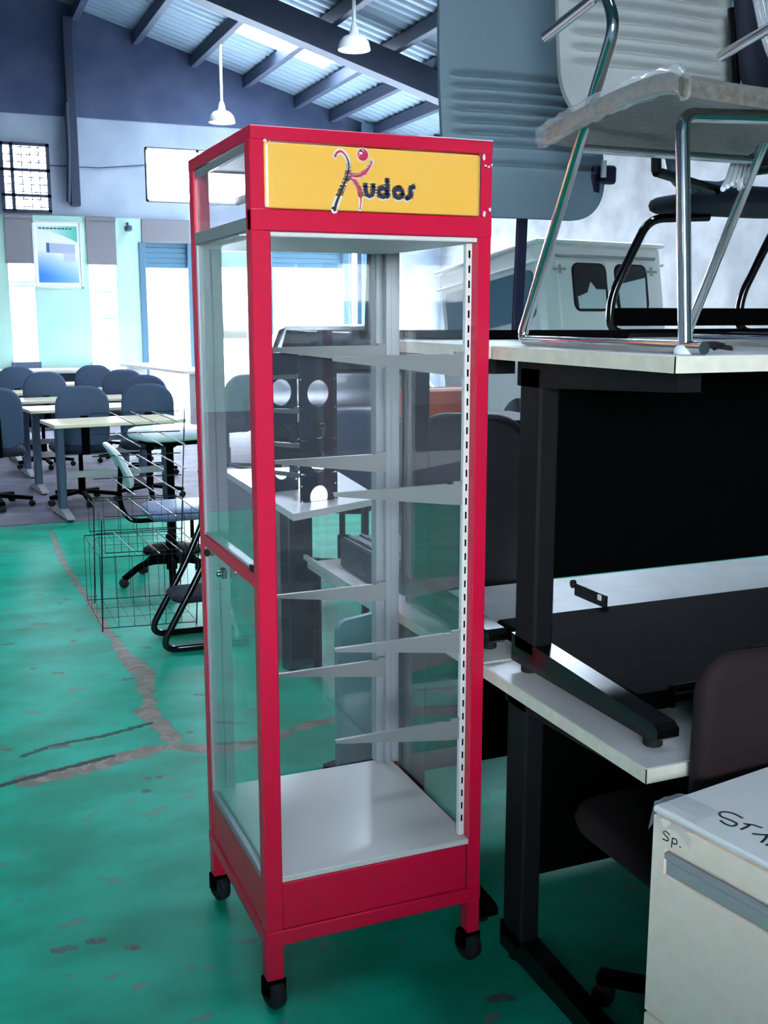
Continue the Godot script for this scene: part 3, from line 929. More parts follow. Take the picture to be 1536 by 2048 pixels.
func desks_right():
	var a := make_desk(V(0.545, 0, 0.605), "grey topped desk standing on the floor right beside the display cabinet")
	make_desk(V(0.545, 0, -0.045), "lower grey desk back to back behind the one beside the cabinet, seen through glass")
	make_desk(V(0.545, 0.7415, 0.63), "desk stacked on top of another desk, carrying the chrome framed chair")
	var rear := make_desk(V(0.545, 0.7415, -0.03), "upper stacked desk behind, carrying the ribbed teal chair and black sled chair")
	var hidden := rear.get_node("modesty_panel")
	rear.remove_child(hidden); hidden.free()
	# black tray unit lying on the lower desk
	var t := thing("keyboard_tray", "glossy black tray unit with two front rails lying on the lower desk", "tray", V(0.66, 0.7415, 0.0))
	var s := Sh.new()
	s.span(0.01, 1.2, 0.012, 0.052, -0.20, 0.40, 0.008)
	obj("body", s, M.black, t)
	for r in [[0.075, 0.425, 0.062, 0.012], [0.075, 0.425, 0.040, 0.014], [0.40, 0.285, 0.066, 0.008]]:
		var b := Sh.new()
		b.tube([V(r[0], r[2], r[1]), V(1.2, r[2], r[1])], r[3], 14)
		obj("front_rail", b, M.gloss_black, t)
	for q in [[0.08, -0.12], [0.08, 0.34], [1.1, -0.12], [1.1, 0.34]]:
		var ft := Sh.new()
		ft.lathe([Vector2(0.02, 0), Vector2(0.02, 0.014)], 14, Transform3D(Basis(), V(q[0], 0, q[1])))
		obj("foot", ft, M.rubber, t)
	var br := Sh.new()
	br.bar(V(0.33, 0.068, -0.33), V(0.335, 0.066, -0.185), 0.004, 0.034)
	br.lathe([Vector2(0.012, -0.004), Vector2(0.012, 0.004)], 16, rot(V(0, 1, 0), V(1, 0, 0), V(0, 0, -1), V(0.33, 0.08, -0.34)))
	obj("bracket", br, M.gloss, t)
	var bt := Sh.new()
	bt.box(V(0.332, 0.072, -0.215), V(0.006, 0.016, 0.016), 0.002)
	obj("bracket_clip", bt, M.white, t)

	# maroon task chair between desk and pedestal
	var c := thing("task_chair", "maroon upholstered chair with rounded back in front of the lower desk", "chair", V(0.87, 0, 0.425))
	var bk := Sh.new()
	bk.pad(rrect(0.50, 0.42, 0.075, 8, 0.04), 0.055, 0.03, Transform3D(Basis(), V(0, 0.745, 0.215)))
	obj("backrest", bk, M.maroon, c)
	var se := Sh.new()
	se.pad(rrect(0.48, 0.44, 0.08), 0.07, 0.03, rot(V(1, 0, 0), V(0, 0, -1), V(0, 1, 0), V(0, 0.46, -0.01)))
	obj("seat", se, M.maroon, c)
	var sp := Sh.new()
	sp.bar(V(0, 0.43, 0.1), V(0, 0.43, 0.25), 0.06, 0.012)
	sp.bar(V(0, 0.425, 0.25), V(0, 0.75, 0.25), 0.06, 0.012)
	obj("back_support", sp, M.black, c)
	var pl := Sh.new()
	pl.lathe([Vector2(0.045, 0.06), Vector2(0.03, 0.10), Vector2(0.028, 0.24), Vector2(0.018, 0.25), Vector2(0.018, 0.42)], 16)
	obj("column", pl, M.black, c)
	for k in 5:
		var d := Vector3(cos(TAU * k / 5 + 0.2), 0, sin(TAU * k / 5 + 0.2))
		var lg := Sh.new()
		lg.bar(V(0, 0.085, 0), d * 0.24 + V(0, 0.065, 0), 0.04, 0.03, 0.006)
		obj("leg", lg, M.black, c)
		var wh := Sh.new()
		wh.lathe([Vector2(0.0, -0.02), Vector2(0.024, -0.02), Vector2(0.027, 0), Vector2(0.024, 0.02), Vector2(0.0, 0.02)], 14, rot(V(0, 1, 0), d.cross(V(0, 1, 0)), d, d * 0.225 + V(0, 0.027, 0)))
		obj("caster", wh, M.rubber, c)

func pedestal():
	var ang := atan2(0.17, 0.985)
	var t := thing("file_cabinet", "cream metal file cabinet with marker writing on its white top", "file cabinet", V(0.456, 0, 0.743), ang)
	# local: the drawer face is x = 0, running along z from 0 to 0.45; body goes to +x
	var s := Sh.new()
	s.span(0.008, 0.44, 0.02, 0.742, 0.0, 0.45, 0.004)
	obj("body", s, M.cream, t)
	var tp := Sh.new()
	tp.span(0.0, 0.44, 0.738, 0.75, -0.001, 0.451, 0.004)
	obj("top", tp, M.white, t)
	var y := 0.735
	for d in [[0.735, 0.375], [0.37, 0.03]]:
		var pnl := Sh.new()
		# a drawer front round its recessed pull
		var a: float = d[0]
		var b: float = d[1]
		pnl.span(0.0, 0.012, a - 0.048, a, 0.002, 0.448, 0.002)
		pnl.span(0.0, 0.012, b, a - 0.094, 0.002, 0.448, 0.002)
		pnl.span(0.0, 0.012, a - 0.096, a - 0.046, 0.002, 0.032, 0.002)
		pnl.span(0.0, 0.012, a - 0.096, a - 0.046, 0.418, 0.448, 0.002)
		var dr := obj("drawer", pnl, M.cream, t)
		var hd := Sh.new()
		hd.span(0.0095, 0.0115, a - 0.098, a - 0.044, 0.03, 0.42)
		hd.box(V(0.002, a - 0.060, 0.225), V(0.012, 0.015, 0.388), 0.004)
		hd.box(V(0.005, a - 0.081, 0.225), V(0.006, 0.024, 0.384), 0.002)
		obj("handle", hd, M.handle, dr)
	var bp := Sh.new()
	bp.span(0.02, 0.42, 0.0, 0.025, 0.01, 0.44)
	obj("plinth", bp, M.black, t)
	# marker writing: STA... on the top, SP. on the face
	var to_local := Transform3D(Basis(Vector3.UP, ang), V(0.456, 0, 0.743)).affine_inverse()
	var pts := [
		[[V(0.561, 0, 0.838), V(0.558, 0, 0.819), V(0.548, 0, 0.809), V(0.538, 0, 0.810), V(0.533, 0, 0.821), V(0.538, 0, 0.837), V(0.539, 0, 0.850), V(0.528, 0, 0.854), V(0.522, 0, 0.846), V(0.522, 0, 0.832)]],
		[[V(0.532, 0, 0.868), V(0.546, 0, 0.865), V(0.556, 0, 0.861)], [V(0.550, 0, 0.855), V(0.561, 0, 0.864), V(0.566, 0, 0.876)]],
		[[V(0.539, 0, 0.887), V(0.548, 0, 0.893), V(0.560, 0, 0.900), V(0.568, 0, 0.906)], [V(0.532, 0, 0.914), V(0.546, 0, 0.907), V(0.558, 0, 0.898)], [V(0.533, 0, 0.924), V(0.543, 0, 0.922)]],
	]
	for letter in pts:
		var sh := Sh.new()
		for st in letter:
			var q := []
			for p in st:
				var l: Vector3 = to_local * p
				q.append(Vector2(l.x, l.z))
			q = curve2(q) if q.size() > 4 else q
			var ws := []
			for p in q: ws.append(0.0042)
			sh.ribbon(q, ws, rot(V(1, 0, 0), V(0, 0, 1), V(0, 1, 0), V(0, 0.7502, 0)), 0.0005)
		obj("marker_letter", sh, M.pen, t)
	for letter in [[[Vector2(0.040, 0.7145), Vector2(0.032, 0.7165), Vector2(0.026, 0.713), Vector2(0.030, 0.7095), Vector2(0.037, 0.707), Vector2(0.036, 0.702), Vector2(0.026, 0.701)]], [[Vector2(0.046, 0.711), Vector2(0.045, 0.695)], [Vector2(0.046, 0.711), Vector2(0.053, 0.712), Vector2(0.056, 0.707), Vector2(0.052, 0.703), Vector2(0.046, 0.704)]], [[Vector2(0.062, 0.703), Vector2(0.064, 0.703)]]]:
		var sh := Sh.new()
		for st in letter:
			var q: Array = curve2(st) if st.size() > 4 else st
			var ws := []
			for p in q: ws.append(0.0022)
			sh.ribbon(q, ws, rot(V(0, 0, 1), V(0, 1, 0), V(-1, 0, 0), V(-0.0002, 0, 0)), 0.0004)
		obj("marker_letter", sh, M.pen, t)
	# torn cling film at the corner
	var fm := Sh.new()
	var rows := []
	var rng := RandomNumberGenerator.new(); rng.seed = 12
	for i in 7:
		var row := PackedVector3Array()
		for j in 7:
			var u := i / 6.0
			var v := j / 6.0
			var p := V(0.07 * u - 0.003, 0.7525, 0.09 * v - 0.004)
			if i == 0: p.y -= 0.05 * (0.5 + 0.5 * rng.randf())
			row.append(p + V(0, rng.randf() * 0.004, 0) if i > 0 else p - V(rng.randf() * 0.003, 0, 0))
		rows.append(row)
	fm.grid(rows, false, Vector3.UP)
	obj("cling_film", fm, M.film, t)

func ribbed_shell(w: float, h: float, ribs: Array, xf: Transform3D, thick := 0.012, corner := 0.13, bend := 0.25) -> Sh:
	# a moulded chair back: rounded outline, bowed across, horizontal grooves
	var sh := Sh.new()
	var nx := 22
	var ny := 220
	var faces := []
	for side in [0, 1]:
		var rows := []
		for j in ny + 1:
			var y := lerpf(-h / 2, h / 2, float(j) / ny)
			var e := minf(y + h / 2, h / 2 - y)
			var half := w / 2
			if e < corner:
				var k := (corner - e) / corner
				half = w / 2 - corner * (1.0 - sqrt(maxf(0.0, 1.0 - k * k)))
			var row := PackedVector3Array()
			for i in nx + 1:
				var u := lerpf(-1.0, 1.0, float(i) / nx)
				var x := u * half
				var g := 0.0
				for r in ribs:
					var dy: float = (y - r) / 0.007
					g += exp(-dy * dy) * 0.015 * clampf((0.92 - absf(u)) * 6.0, 0, 1)
				var z := bend * x * x + 0.35 * (y - 0.0) * (y - 0.0) * 0.6
				row.append(xf * V(x, y, z - g - (thick if side == 1 else 0.0)))
			rows.append(row)
		sh.grid(rows, false, xf.basis.z * (1.0 if side == 0 else -1.0))
		faces.append(rows)
	# rim
	var ra := PackedVector3Array()
	var rb := PackedVector3Array()
	for i in nx + 1: ra.append(faces[0][0][i]); rb.append(faces[1][0][i])
	for j in range(1, ny + 1): ra.append(faces[0][j][nx]); rb.append(faces[1][j][nx])
	for i in range(nx - 1, -1, -1): ra.append(faces[0][ny][i]); rb.append(faces[1][ny][i])
	for j in range(ny - 1, 0, -1): ra.append(faces[0][j][0]); rb.append(faces[1][j][0])
	var cen := xf.origin
	for k in ra.size():
		var n := (k + 1) % ra.size()
		sh.quad(ra[k], ra[n], rb[n], rb[k], ra[k] - cen)
	return sh

func desk_top_chairs():
	var Y := 1.4830
	# chrome armchair with a wrapped seat
	var t := thing("chrome_chair", "chrome tube armchair with a film wrapped seat standing on the upper desk", "chair", V(0.62, Y, 0.25))
	var r := 0.0115
	var zb := 0.25
	for x in [0.0, 0.45]:
		var s := Sh.new()
		s.tube(fillet([V(x, 0.633, -0.19), V(x, 0.668, 0.02), V(x, 0.60, 0.06), V(x, r, -0.265), V(x, r, 0.36)], 0.035, 7), r, 12)
		obj("side_frame", s, M.chrome, t)
		var lg := Sh.new()
		lg.tube(fillet([V(x, 0.006, 0.31), V(x, 0.405, 0.27), V(x + (0.2 if x < 0.1 else -0.2), 0.415, 0.26)], 0.03, 7), r + 0.001, 12)
		obj("leg", lg, M.chrome, t)
		var cap := Sh.new()
		cap.lathe([Vector2(0.020, 0.0), Vector2(0.021, 0.006), Vector2(0.018, 0.012), Vector2(0.012, 0.016)], 16, Transform3D(Basis(), V(x, 0.0, 0.31)))
		obj("foot_cap", cap, M.pale_plastic, t)
	var xs := Sh.new()
	xs.tube([V(0, 0.395, -0.06), V(0.45, 0.395, -0.06)], 0.009)
	obj("cross_tube", xs, M.chrome, t)
	# seat: a thin moulded slab, its front rolled over
	var se := Sh.new()
	var prof := []
	for k in 13:
		var u := k / 12.0
		prof.append(Vector2(lerpf(-0.13, 0.31, u), 0.412 + 0.035 * u + 0.012 * sin(u * PI) - (0.02 * pow(maxf(0.0, (u - 0.85) / 0.15), 2.0))))
	var top := []
	var bot := []
	for p in prof:
		var a := PackedVector3Array()
		var b := PackedVector3Array()
		for i in 9:
			var u := i / 8.0
			var x := lerpf(-0.03, 0.48, u)
			a.append(V(x, p.y + 0.028 - 0.01 * sin(u * PI), p.x)); b.append(V(x, p.y - 0.01 * sin(u * PI), p.x))
		top.append(a); bot.append(b)
	se.grid(top, false, Vector3.UP); se.grid(bot, false, Vector3.DOWN)
	for k in 12:
		for i in [0, 8]: se.quad(top[k][i], top[k + 1][i], bot[k + 1][i], bot[k][i], V(-1 if i == 0 else 1, 0, 0))
	for k in [0, 12]:
		for i in 8: se.quad(top[k][i], top[k][i + 1], bot[k][i + 1], bot[k][i], V(0, 0, -1 if k == 0 else 1))
	var seat := obj("seat", se, M.wrapped, t)
	# cling film wrapped over the edge
	var rng := RandomNumberGenerator.new(); rng.seed = 31
	var fl := Sh.new()
	var rows := []
	for k in 25:
		var row := PackedVector3Array()
		var p: Vector2 = prof[k / 2]
		for a in 9:
			var ang := TAU * a / 9.0
			row.append(V(-0.032 + cos(ang) * (0.010 + rng.randf() * 0.006), p.y + 0.013 + sin(ang) * (0.022 + rng.randf() * 0.006), lerpf(-0.145, 0.315, k / 24.0)))
		rows.append(row)
	fl.grid(rows, true)
	obj("cling_film", fl, M.film, seat)
	var tw := Sh.new()
	for k in 4:
		tw.tube(fillet([V(0.43 + k * 0.012, 0.405, -0.10), V(0.40 + k * 0.01, 0.36 - k * 0.01, -0.08), V(0.36 + k * 0.012, 0.33 + k * 0.006, -0.05)], 0.02, 4), 0.006 - k * 0.0008, 6)
	obj("film_twist", tw, M.pale_plastic, seat)

	# teal ribbed chair on a dark blue bar base, on the rear upper desk
	var tc := thing("ribbed_chair", "teal grey ribbed plastic chair back on a dark post above the cabinet", "chair", V(0.94, Y, -0.58))
	var yr := []
	for k in 7: yr.append(-0.175 + k * 0.030)
	yr.append(-0.225)
	var sh := ribbed_shell(0.50, 0.74, yr, rot(V(1, 0, 0.0), V(0, 0.995, -0.08), V(0, 0.08, 0.995), V(-0.005, 0.69, 0.02)), 0.014, 0.13, -0.35)
	obj("backrest", sh, M.teal_shell, tc)
	var ps := Sh.new()
	ps.bar(V(-0.02, 0.0, 0.02), V(0.015, 0.45, -0.02), 0.032, 0.014, 0.003)
	obj("post", ps, M.navy, tc)
	var bs := Sh.new()
	bs.bar(V(-0.43, 0.013, -0.145), V(0.27, 0.013, 0.135), 0.035, 0.026, 0.006)
	obj("base_bar", bs, M.black, tc)
	var p2 := Sh.new()
	p2.bar(V(-0.40, 0.01, -0.13), V(-0.385, 0.40, -0.13), 0.035, 0.02, 0.003)
	obj("post", p2, M.navy, tc)
	var cl := Sh.new()
	cl.box(V(0.24, 0.455, 0.03), V(0.075, 0.05, 0.03), 0.006)
	cl.box(V(0.21, 0.43, 0.03), V(0.03, 0.06, 0.03), 0.006)
	obj("bracket", cl, M.navy, tc)
	var sb := Sh.new()
	sb.lathe([Vector2(0.008, 0), Vector2(0.008, 0.045)], 12, Transform3D(Basis(), V(0.228, 0.445, 0.05)))
	obj("bracket_pin", sb, M.pale_plastic, tc)

	# black sled chair with a pale ribbed back
	var bc := thing("ribbed_chair", "black sled chair with a pale grey ribbed plastic back on the upper desk", "chair", V(1.55, Y, -0.45))
	for x in [-0.28, 0.20]:
		var s := Sh.new()
		s.tube(fillet([V(x + 0.16, 0.013, -0.16), V(x, 0.013, -0.17), V(x, 0.12, -0.17), V(x + 0.10, 0.345, -0.14), V(x + 0.30, 0.355, -0.12)], 0.05, 7), 0.013, 12)
		obj("side_frame", s, M.gloss_black, bc)
	var rn := Sh.new()
	rn.tube([V(-0.25, 0.013, -0.16), V(0.42, 0.013, -0.16)], 0.013)
	obj("runner", rn, M.gloss_black, bc)
	var pnl := Sh.new()
	pnl.span(-0.265, 0.42, 0.035, 0.088, -0.175, -0.155, 0.003)
	obj("brace_panel", pnl, M.black, bc)
	var se2 := Sh.new()
	se2.pad(rrect(0.50, 0.40, 0.06), 0.045, 0.02, rot(V(1, 0, 0), V(0, 0, -1), V(0, 1, 0), V(0.08, 0.385, 0.0)))
	obj("seat", se2, M.chair_dark, bc)
	var ar := Sh.new()
	ar.tube(fillet([V(-0.28, 0.57, 0.05), V(-0.235, 0.42, 0.05), V(-0.06, 0.415, 0.05), V(0.02, 0.52, 0.05)], 0.04, 6), 0.017, 10)
	obj("armrest", ar, M.grey_blue, bc)
	var rb := []
	for k in 8: rb.append(-0.13 + k * 0.034)
	var xb := rot(V(1, 0, 0.0), V(0, 0.995, -0.08), V(0, 0.08, 0.995), V(-0.50, 0.78, 0.28))
	obj("backrest", ribbed_shell(0.50, 0.62, rb, xb, 0.014, 0.16, -0.3), M.grey_shell, bc)
	var su := Sh.new()
	su.tube(fillet([V(-0.44, 0.42, 0.24), V(-0.2, 0.40, 0.15), V(0.0, 0.38, 0.1)], 0.05), 0.013)
	su.tube([V(-0.44, 0.42, 0.24), V(-0.46, 0.6, 0.25)], 0.013)
	obj("back_support", su, M.gloss_black, bc)

	# dark seat of another chair, wrapped, at the upper right
	var dc := thing("sled_chair", "dark blue upholstered chair wrapped in clear film, at upper right on the desk", "chair", V(1.46, Y, 0.12))
	for x in [-0.20, 0.24]:
		var s := Sh.new()
		s.tube(fillet([V(x, 0.013, -0.20), V(x, 0.013, 0.20), V(x, 0.40, 0.16), V(x, 0.41, -0.20), V(x, 0.80, -0.26)], 0.05, 6), 0.012, 10)
		obj("side_frame", s, M.gloss_black, dc)
	var s3 := Sh.new()
	s3.pad(rrect(0.44, 0.42, 0.05), 0.05, 0.02, rot(V(1, 0, 0), V(0, 0, -1), V(0, 1, 0), V(0.02, 0.447, -0.02)))
	obj("seat", s3, M.chair_dark, dc)
	var b3 := Sh.new()
	b3.pad(rrect(0.46, 0.30, 0.05), 0.05, 0.02, rot(V(1, 0, 0), V(0, 0.97, -0.2), V(0, 0.2, 0.97), V(0.02, 0.74, -0.22)))
	obj("backrest", b3, M.chair_dark, dc)
	var f3 := Sh.new()
	for k in 5:
		f3.tube(fillet([V(-0.20 + k * 0.02, 0.86, -0.20), V(-0.22 + k * 0.015, 0.70, -0.12), V(-0.23, 0.52 - k * 0.02, 0.0), V(-0.20 + k * 0.02, 0.44, 0.10)], 0.05, 4), 0.008, 6)
	obj("film_twist", f3, M.film, dc)

	# crumpled black cable beside the chrome foot
	var cb := Sh.new()
	var cp := []
	for k in 40:
		var a := k * 0.75
		cp.append(V(0.70 + 0.032 * cos(a) + 0.0008 * k, Y + 0.006 + 0.010 * absf(sin(a * 0.37)), 0.50 + 0.02 * sin(a * 1.3)))
	cb.tube(cp, 0.0035, 6)
	tag(obj("cable", cb, M.rubber), "small tangle of black cable on the upper desk beside the chrome chair foot", "cable")

func make_table(base: Vector3, w: float, d: float, turn: float, label: String) -> Node3D:
	var t := thing("training_table", label, "table", base, turn)
	var s := Sh.new()
	s.span(0, w, 0.712, 0.74, -d, 0, 0.004)
	obj("tabletop", s, M.table, t)
	for x in [0.06, w - 0.12]:
		var c := Sh.new()
		c.span(x, x + 0.055, 0.05, 0.712, -d / 2 - 0.05, -d / 2 + 0.05, 0.008)
		obj("leg", c, M.grey_blue, t)
		var f := Sh.new()
		f.prism(PackedVector2Array([Vector2(-d, 0.015), Vector2(-d, 0.03), Vector2(-d / 2 - 0.06, 0.07), Vector2(-d / 2 + 0.06, 0.07), Vector2(0, 0.03), Vector2(0, 0.015)]), 0.06, rot(V(0, 0, 1), V(0, 1, 0), V(-1, 0, 0), V(x + 0.028, 0, 0)))
		obj("foot", f, M.handle, t)
		for z in [-d + 0.04, -0.04]:
			var g := Sh.new()
			g.lathe([Vector2(0.022, 0), Vector2(0.022, 0.018)], 12, Transform3D(Basis(), V(x + 0.028, 0, z)))
			obj("leveller", g, M.rubber, t)
	var b := Sh.new()
	b.span(0.115, w - 0.12, 0.30, 0.35, -d / 2 - 0.015, -d / 2 + 0.015, 0.004)
	obj("stretcher", b, M.handle, t)
	return t

func make_office_chair() -> Node3D:
	var t := thing("office_chair", "", "chair", Vector3.ZERO, 0, "fabric chairs at the training tables")
	var bk := Sh.new()
	bk.pad(rrect(0.43, 0.50, 0.17, 8, 0.10), 0.06, 0.03, rot(V(1, 0, 0), V(0, 0.99, 0.12), V(0, -0.12, 0.99), V(0, 0.74, 0.22)), -0.5)
	obj("backrest", bk, M.chair_fabric, t)
	var se := Sh.new()
	se.pad(rrect(0.47, 0.46, 0.10), 0.08, 0.04, rot(V(1, 0, 0), V(0, 0, -1), V(0, 1, 0), V(0, 0.47, 0)))
	obj("seat", se, M.chair_dark, t)
	var sp := Sh.new()
	sp.bar(V(0, 0.43, 0.05), V(0, 0.44, 0.27), 0.06, 0.012)
	sp.bar(V(0, 0.44, 0.27), V(0, 0.75, 0.27), 0.06, 0.012)
	obj("back_support", sp, M.black, t)
	var cl := Sh.new()
	cl.lathe([Vector2(0.03, 0.07), Vector2(0.03, 0.26), Vector2(0.018, 0.27), Vector2(0.018, 0.44)], 12)
	obj("column", cl, M.black, t)
	for k in 5:
		var d := V(cos(TAU * k / 5 + 0.3), 0, sin(TAU * k / 5 + 0.3))
		var lg := Sh.new()
		lg.bar(V(0, 0.10, 0), d * 0.29 + V(0, 0.07, 0), 0.045, 0.03, 0.006)
		obj("leg", lg, M.black, t)
		var wh := Sh.new()
		wh.lathe([Vector2(0.0, -0.022), Vector2(0.024, -0.022), Vector2(0.028, 0), Vector2(0.024, 0.022), Vector2(0.0, 0.022)], 12, rot(V(0, 1, 0), d.cross(V(0, 1, 0)), d, d * 0.28 + V(0, 0.028, 0)))
		obj("caster", wh, M.rubber, t)
	return t

func training_area():
	var Y := 0.006
	var rows := [
		[0.20, -6.15, 1.02, "cream training table nearest the green floor, first of its row"],
		[0.14, -7.50, 1.13, "cream training table second from the green floor, behind the nearest one"],
		[0.13, -8.55, 1.15, "cream training table third from the green floor, its left end showing"],
		[0.10, -9.75, 1.15, "cream training table fourth from the green floor, mostly behind chairs"],
		[0.05, -10.95, 1.15, "cream training table fifth and farthest in the row towards the mint wall"],
	]
	for r in rows: make_table(V(r[0], Y, r[1]), r[2], 0.50, 0.12, r[3])
	var proto := make_office_chair()
	var spots := [
		[0.48, -7.02, 0.05, "dark blue fabric chair pushed up behind the nearest cream table"],
		[1.06, -7.10, -0.15, "dark blue fabric chair behind the nearest table, next to the cabinet's left edge"],
		[0.40, -9.38, 0.1, "grey blue fabric chair behind the third table, under the poster"],
		[1.10, -10.68, -0.1, "dark blue fabric chair below the second slot window, farthest of the right column"],
		[1.24, -9.52, -0.1, "dark blue fabric chair at the second table, partly hiding the farther one"],
		[1.30, -8.46, -0.25, "dark blue fabric chair by the bright doorway, behind the right hand chair"],
		[-0.20, -7.05, 0.1, "dark fabric chair cut off by the left edge of the photo"],
		[0.24, -10.62, 0.0, "small distant fabric chair below the first slot window"],
		[2.02, -8.15, 0.5, "fabric chair seen through the cabinet's door pane, before the bright doorway"],
	]
	for i in spots.size():
		var s: Array = spots[i]
		if i == 0:
			proto.position = V(s[0], Y, s[1]); proto.rotation.y = s[2]
			proto.set_meta("label", s[3])
		else:
			dup(proto, "office_chair", s[3], V(s[0], Y, s[1]), s[2])
	# white counter against the mint wall and a long white bench towards the doorway
	var c := thing("wall_counter", "long white counter standing against the mint wall under the poster", "counter", V(-2.0, Y, -14.2))
	var s1 := Sh.new()
	s1.span(0, 4.2, 0.72, 0.76, -0.6, 0, 0.005)
	obj("worktop", s1, M.white, c)
	for x in [0.05, 1.4, 2.8, 4.1]:
		var l := Sh.new()
		l.span(x, x + 0.05, 0, 0.72, -0.55, -0.05, 0.005)
		obj("leg", l, M.grey_blue, c)
	var fp := Sh.new()
	fp.span(0.1, 4.1, 0.35, 0.70, -0.12, -0.10)
	obj("modesty_panel", fp, M.navy, c)
	var b := thing("side_bench", "long white bench running from the second slot window to the bright doorway", "bench", V(2.25, Y, -13.9), 0.0)
	var s2 := Sh.new()
	s2.prism(PackedVector2Array([Vector2(-0.3, -0.3), Vector2(0.2, -0.3), Vector2(0.6, 2.3), Vector2(0.1, 2.3)]), 0.04, rot(V(1, 0, 0), V(0, 0, 1), V(0, -1, 0), V(0, 0.82, 0)))
	obj("bench_top", s2, M.white, b)
	for q in [[-0.1, 0.0], [0.36, 2.1]]:
		var l := Sh.new()
		l.span(q[0] - 0.12, q[0] + 0.12, 0, 0.80, q[1] - 0.15, q[1] + 0.15, 0.01)
		obj("leg", l, M.white, b)

func holed_panel(sh: Sh, w: float, h: float, th: float, holes: Array, xf: Transform3D):
	# upright board of width w with round holes [y, radius] on its centre line; bottom at 0
	var ys := [0.0]
	for o in holes: ys.append_array([o[0] - o[1] - 0.006, o[0] + o[1] + 0.006])
	ys.append(h)
	var last := 0.0
	for o in holes:
		var a: float = maxf(o[0] - o[1] - 0.006, 0.0)
		var b: float = o[0] + o[1] + 0.006
		if a > last + 0.001: sh.box(xf * V(0, (last + a) / 2, 0), V(w, a - last, th), 0.0, xf.basis)
		var n := 28
		for s in [-1.0, 1.0]:
			for k in n:
				var pts := []
				for q in [k, k + 1]:
					var d := Vector2.from_angle(TAU * q / n)
					var ci: Vector2 = Vector2(0, o[0]) + d * o[1]
					var cen := (a + b) / 2
					var e: float = minf((w / 2) / maxf(absf(d.x), 1e-4), ((b - a) / 2) / maxf(absf(d.y), 1e-4))
					var sq := Vector2(0, cen) + d * e
					ci.y = maxf(ci.y, 0.0)
					pts.append([ci, sq])
				sh.quad(xf * V(pts[0][0].x, pts[0][0].y, s * th / 2), xf * V(pts[1][0].x, pts[1][0].y, s * th / 2), xf * V(pts[1][1].x, pts[1][1].y, s * th / 2), xf * V(pts[0][1].x, pts[0][1].y, s * th / 2), xf.basis.z * s)
				if s > 0:
					sh.quad(xf * V(pts[0][0].x, pts[0][0].y, -th / 2), xf * V(pts[1][0].x, pts[1][0].y, -th / 2), xf * V(pts[1][0].x, pts[1][0].y, th / 2), xf * V(pts[0][0].x, pts[0][0].y, th / 2), xf.basis * V(0 - pts[0][0].x, o[0] - pts[0][0].y, 0))
		for sx in [-1.0, 1.0]:
			sh.quad(xf * V(sx * w / 2, a, -th / 2), xf * V(sx * w / 2, b, -th / 2), xf * V(sx * w / 2, b, th / 2), xf * V(sx * w / 2, a, th / 2), xf.basis.x * sx)
		last = b
	sh.box(xf * V(0, (last + h) / 2, 0), V(w, h - last, th), 0.0, xf.basis)

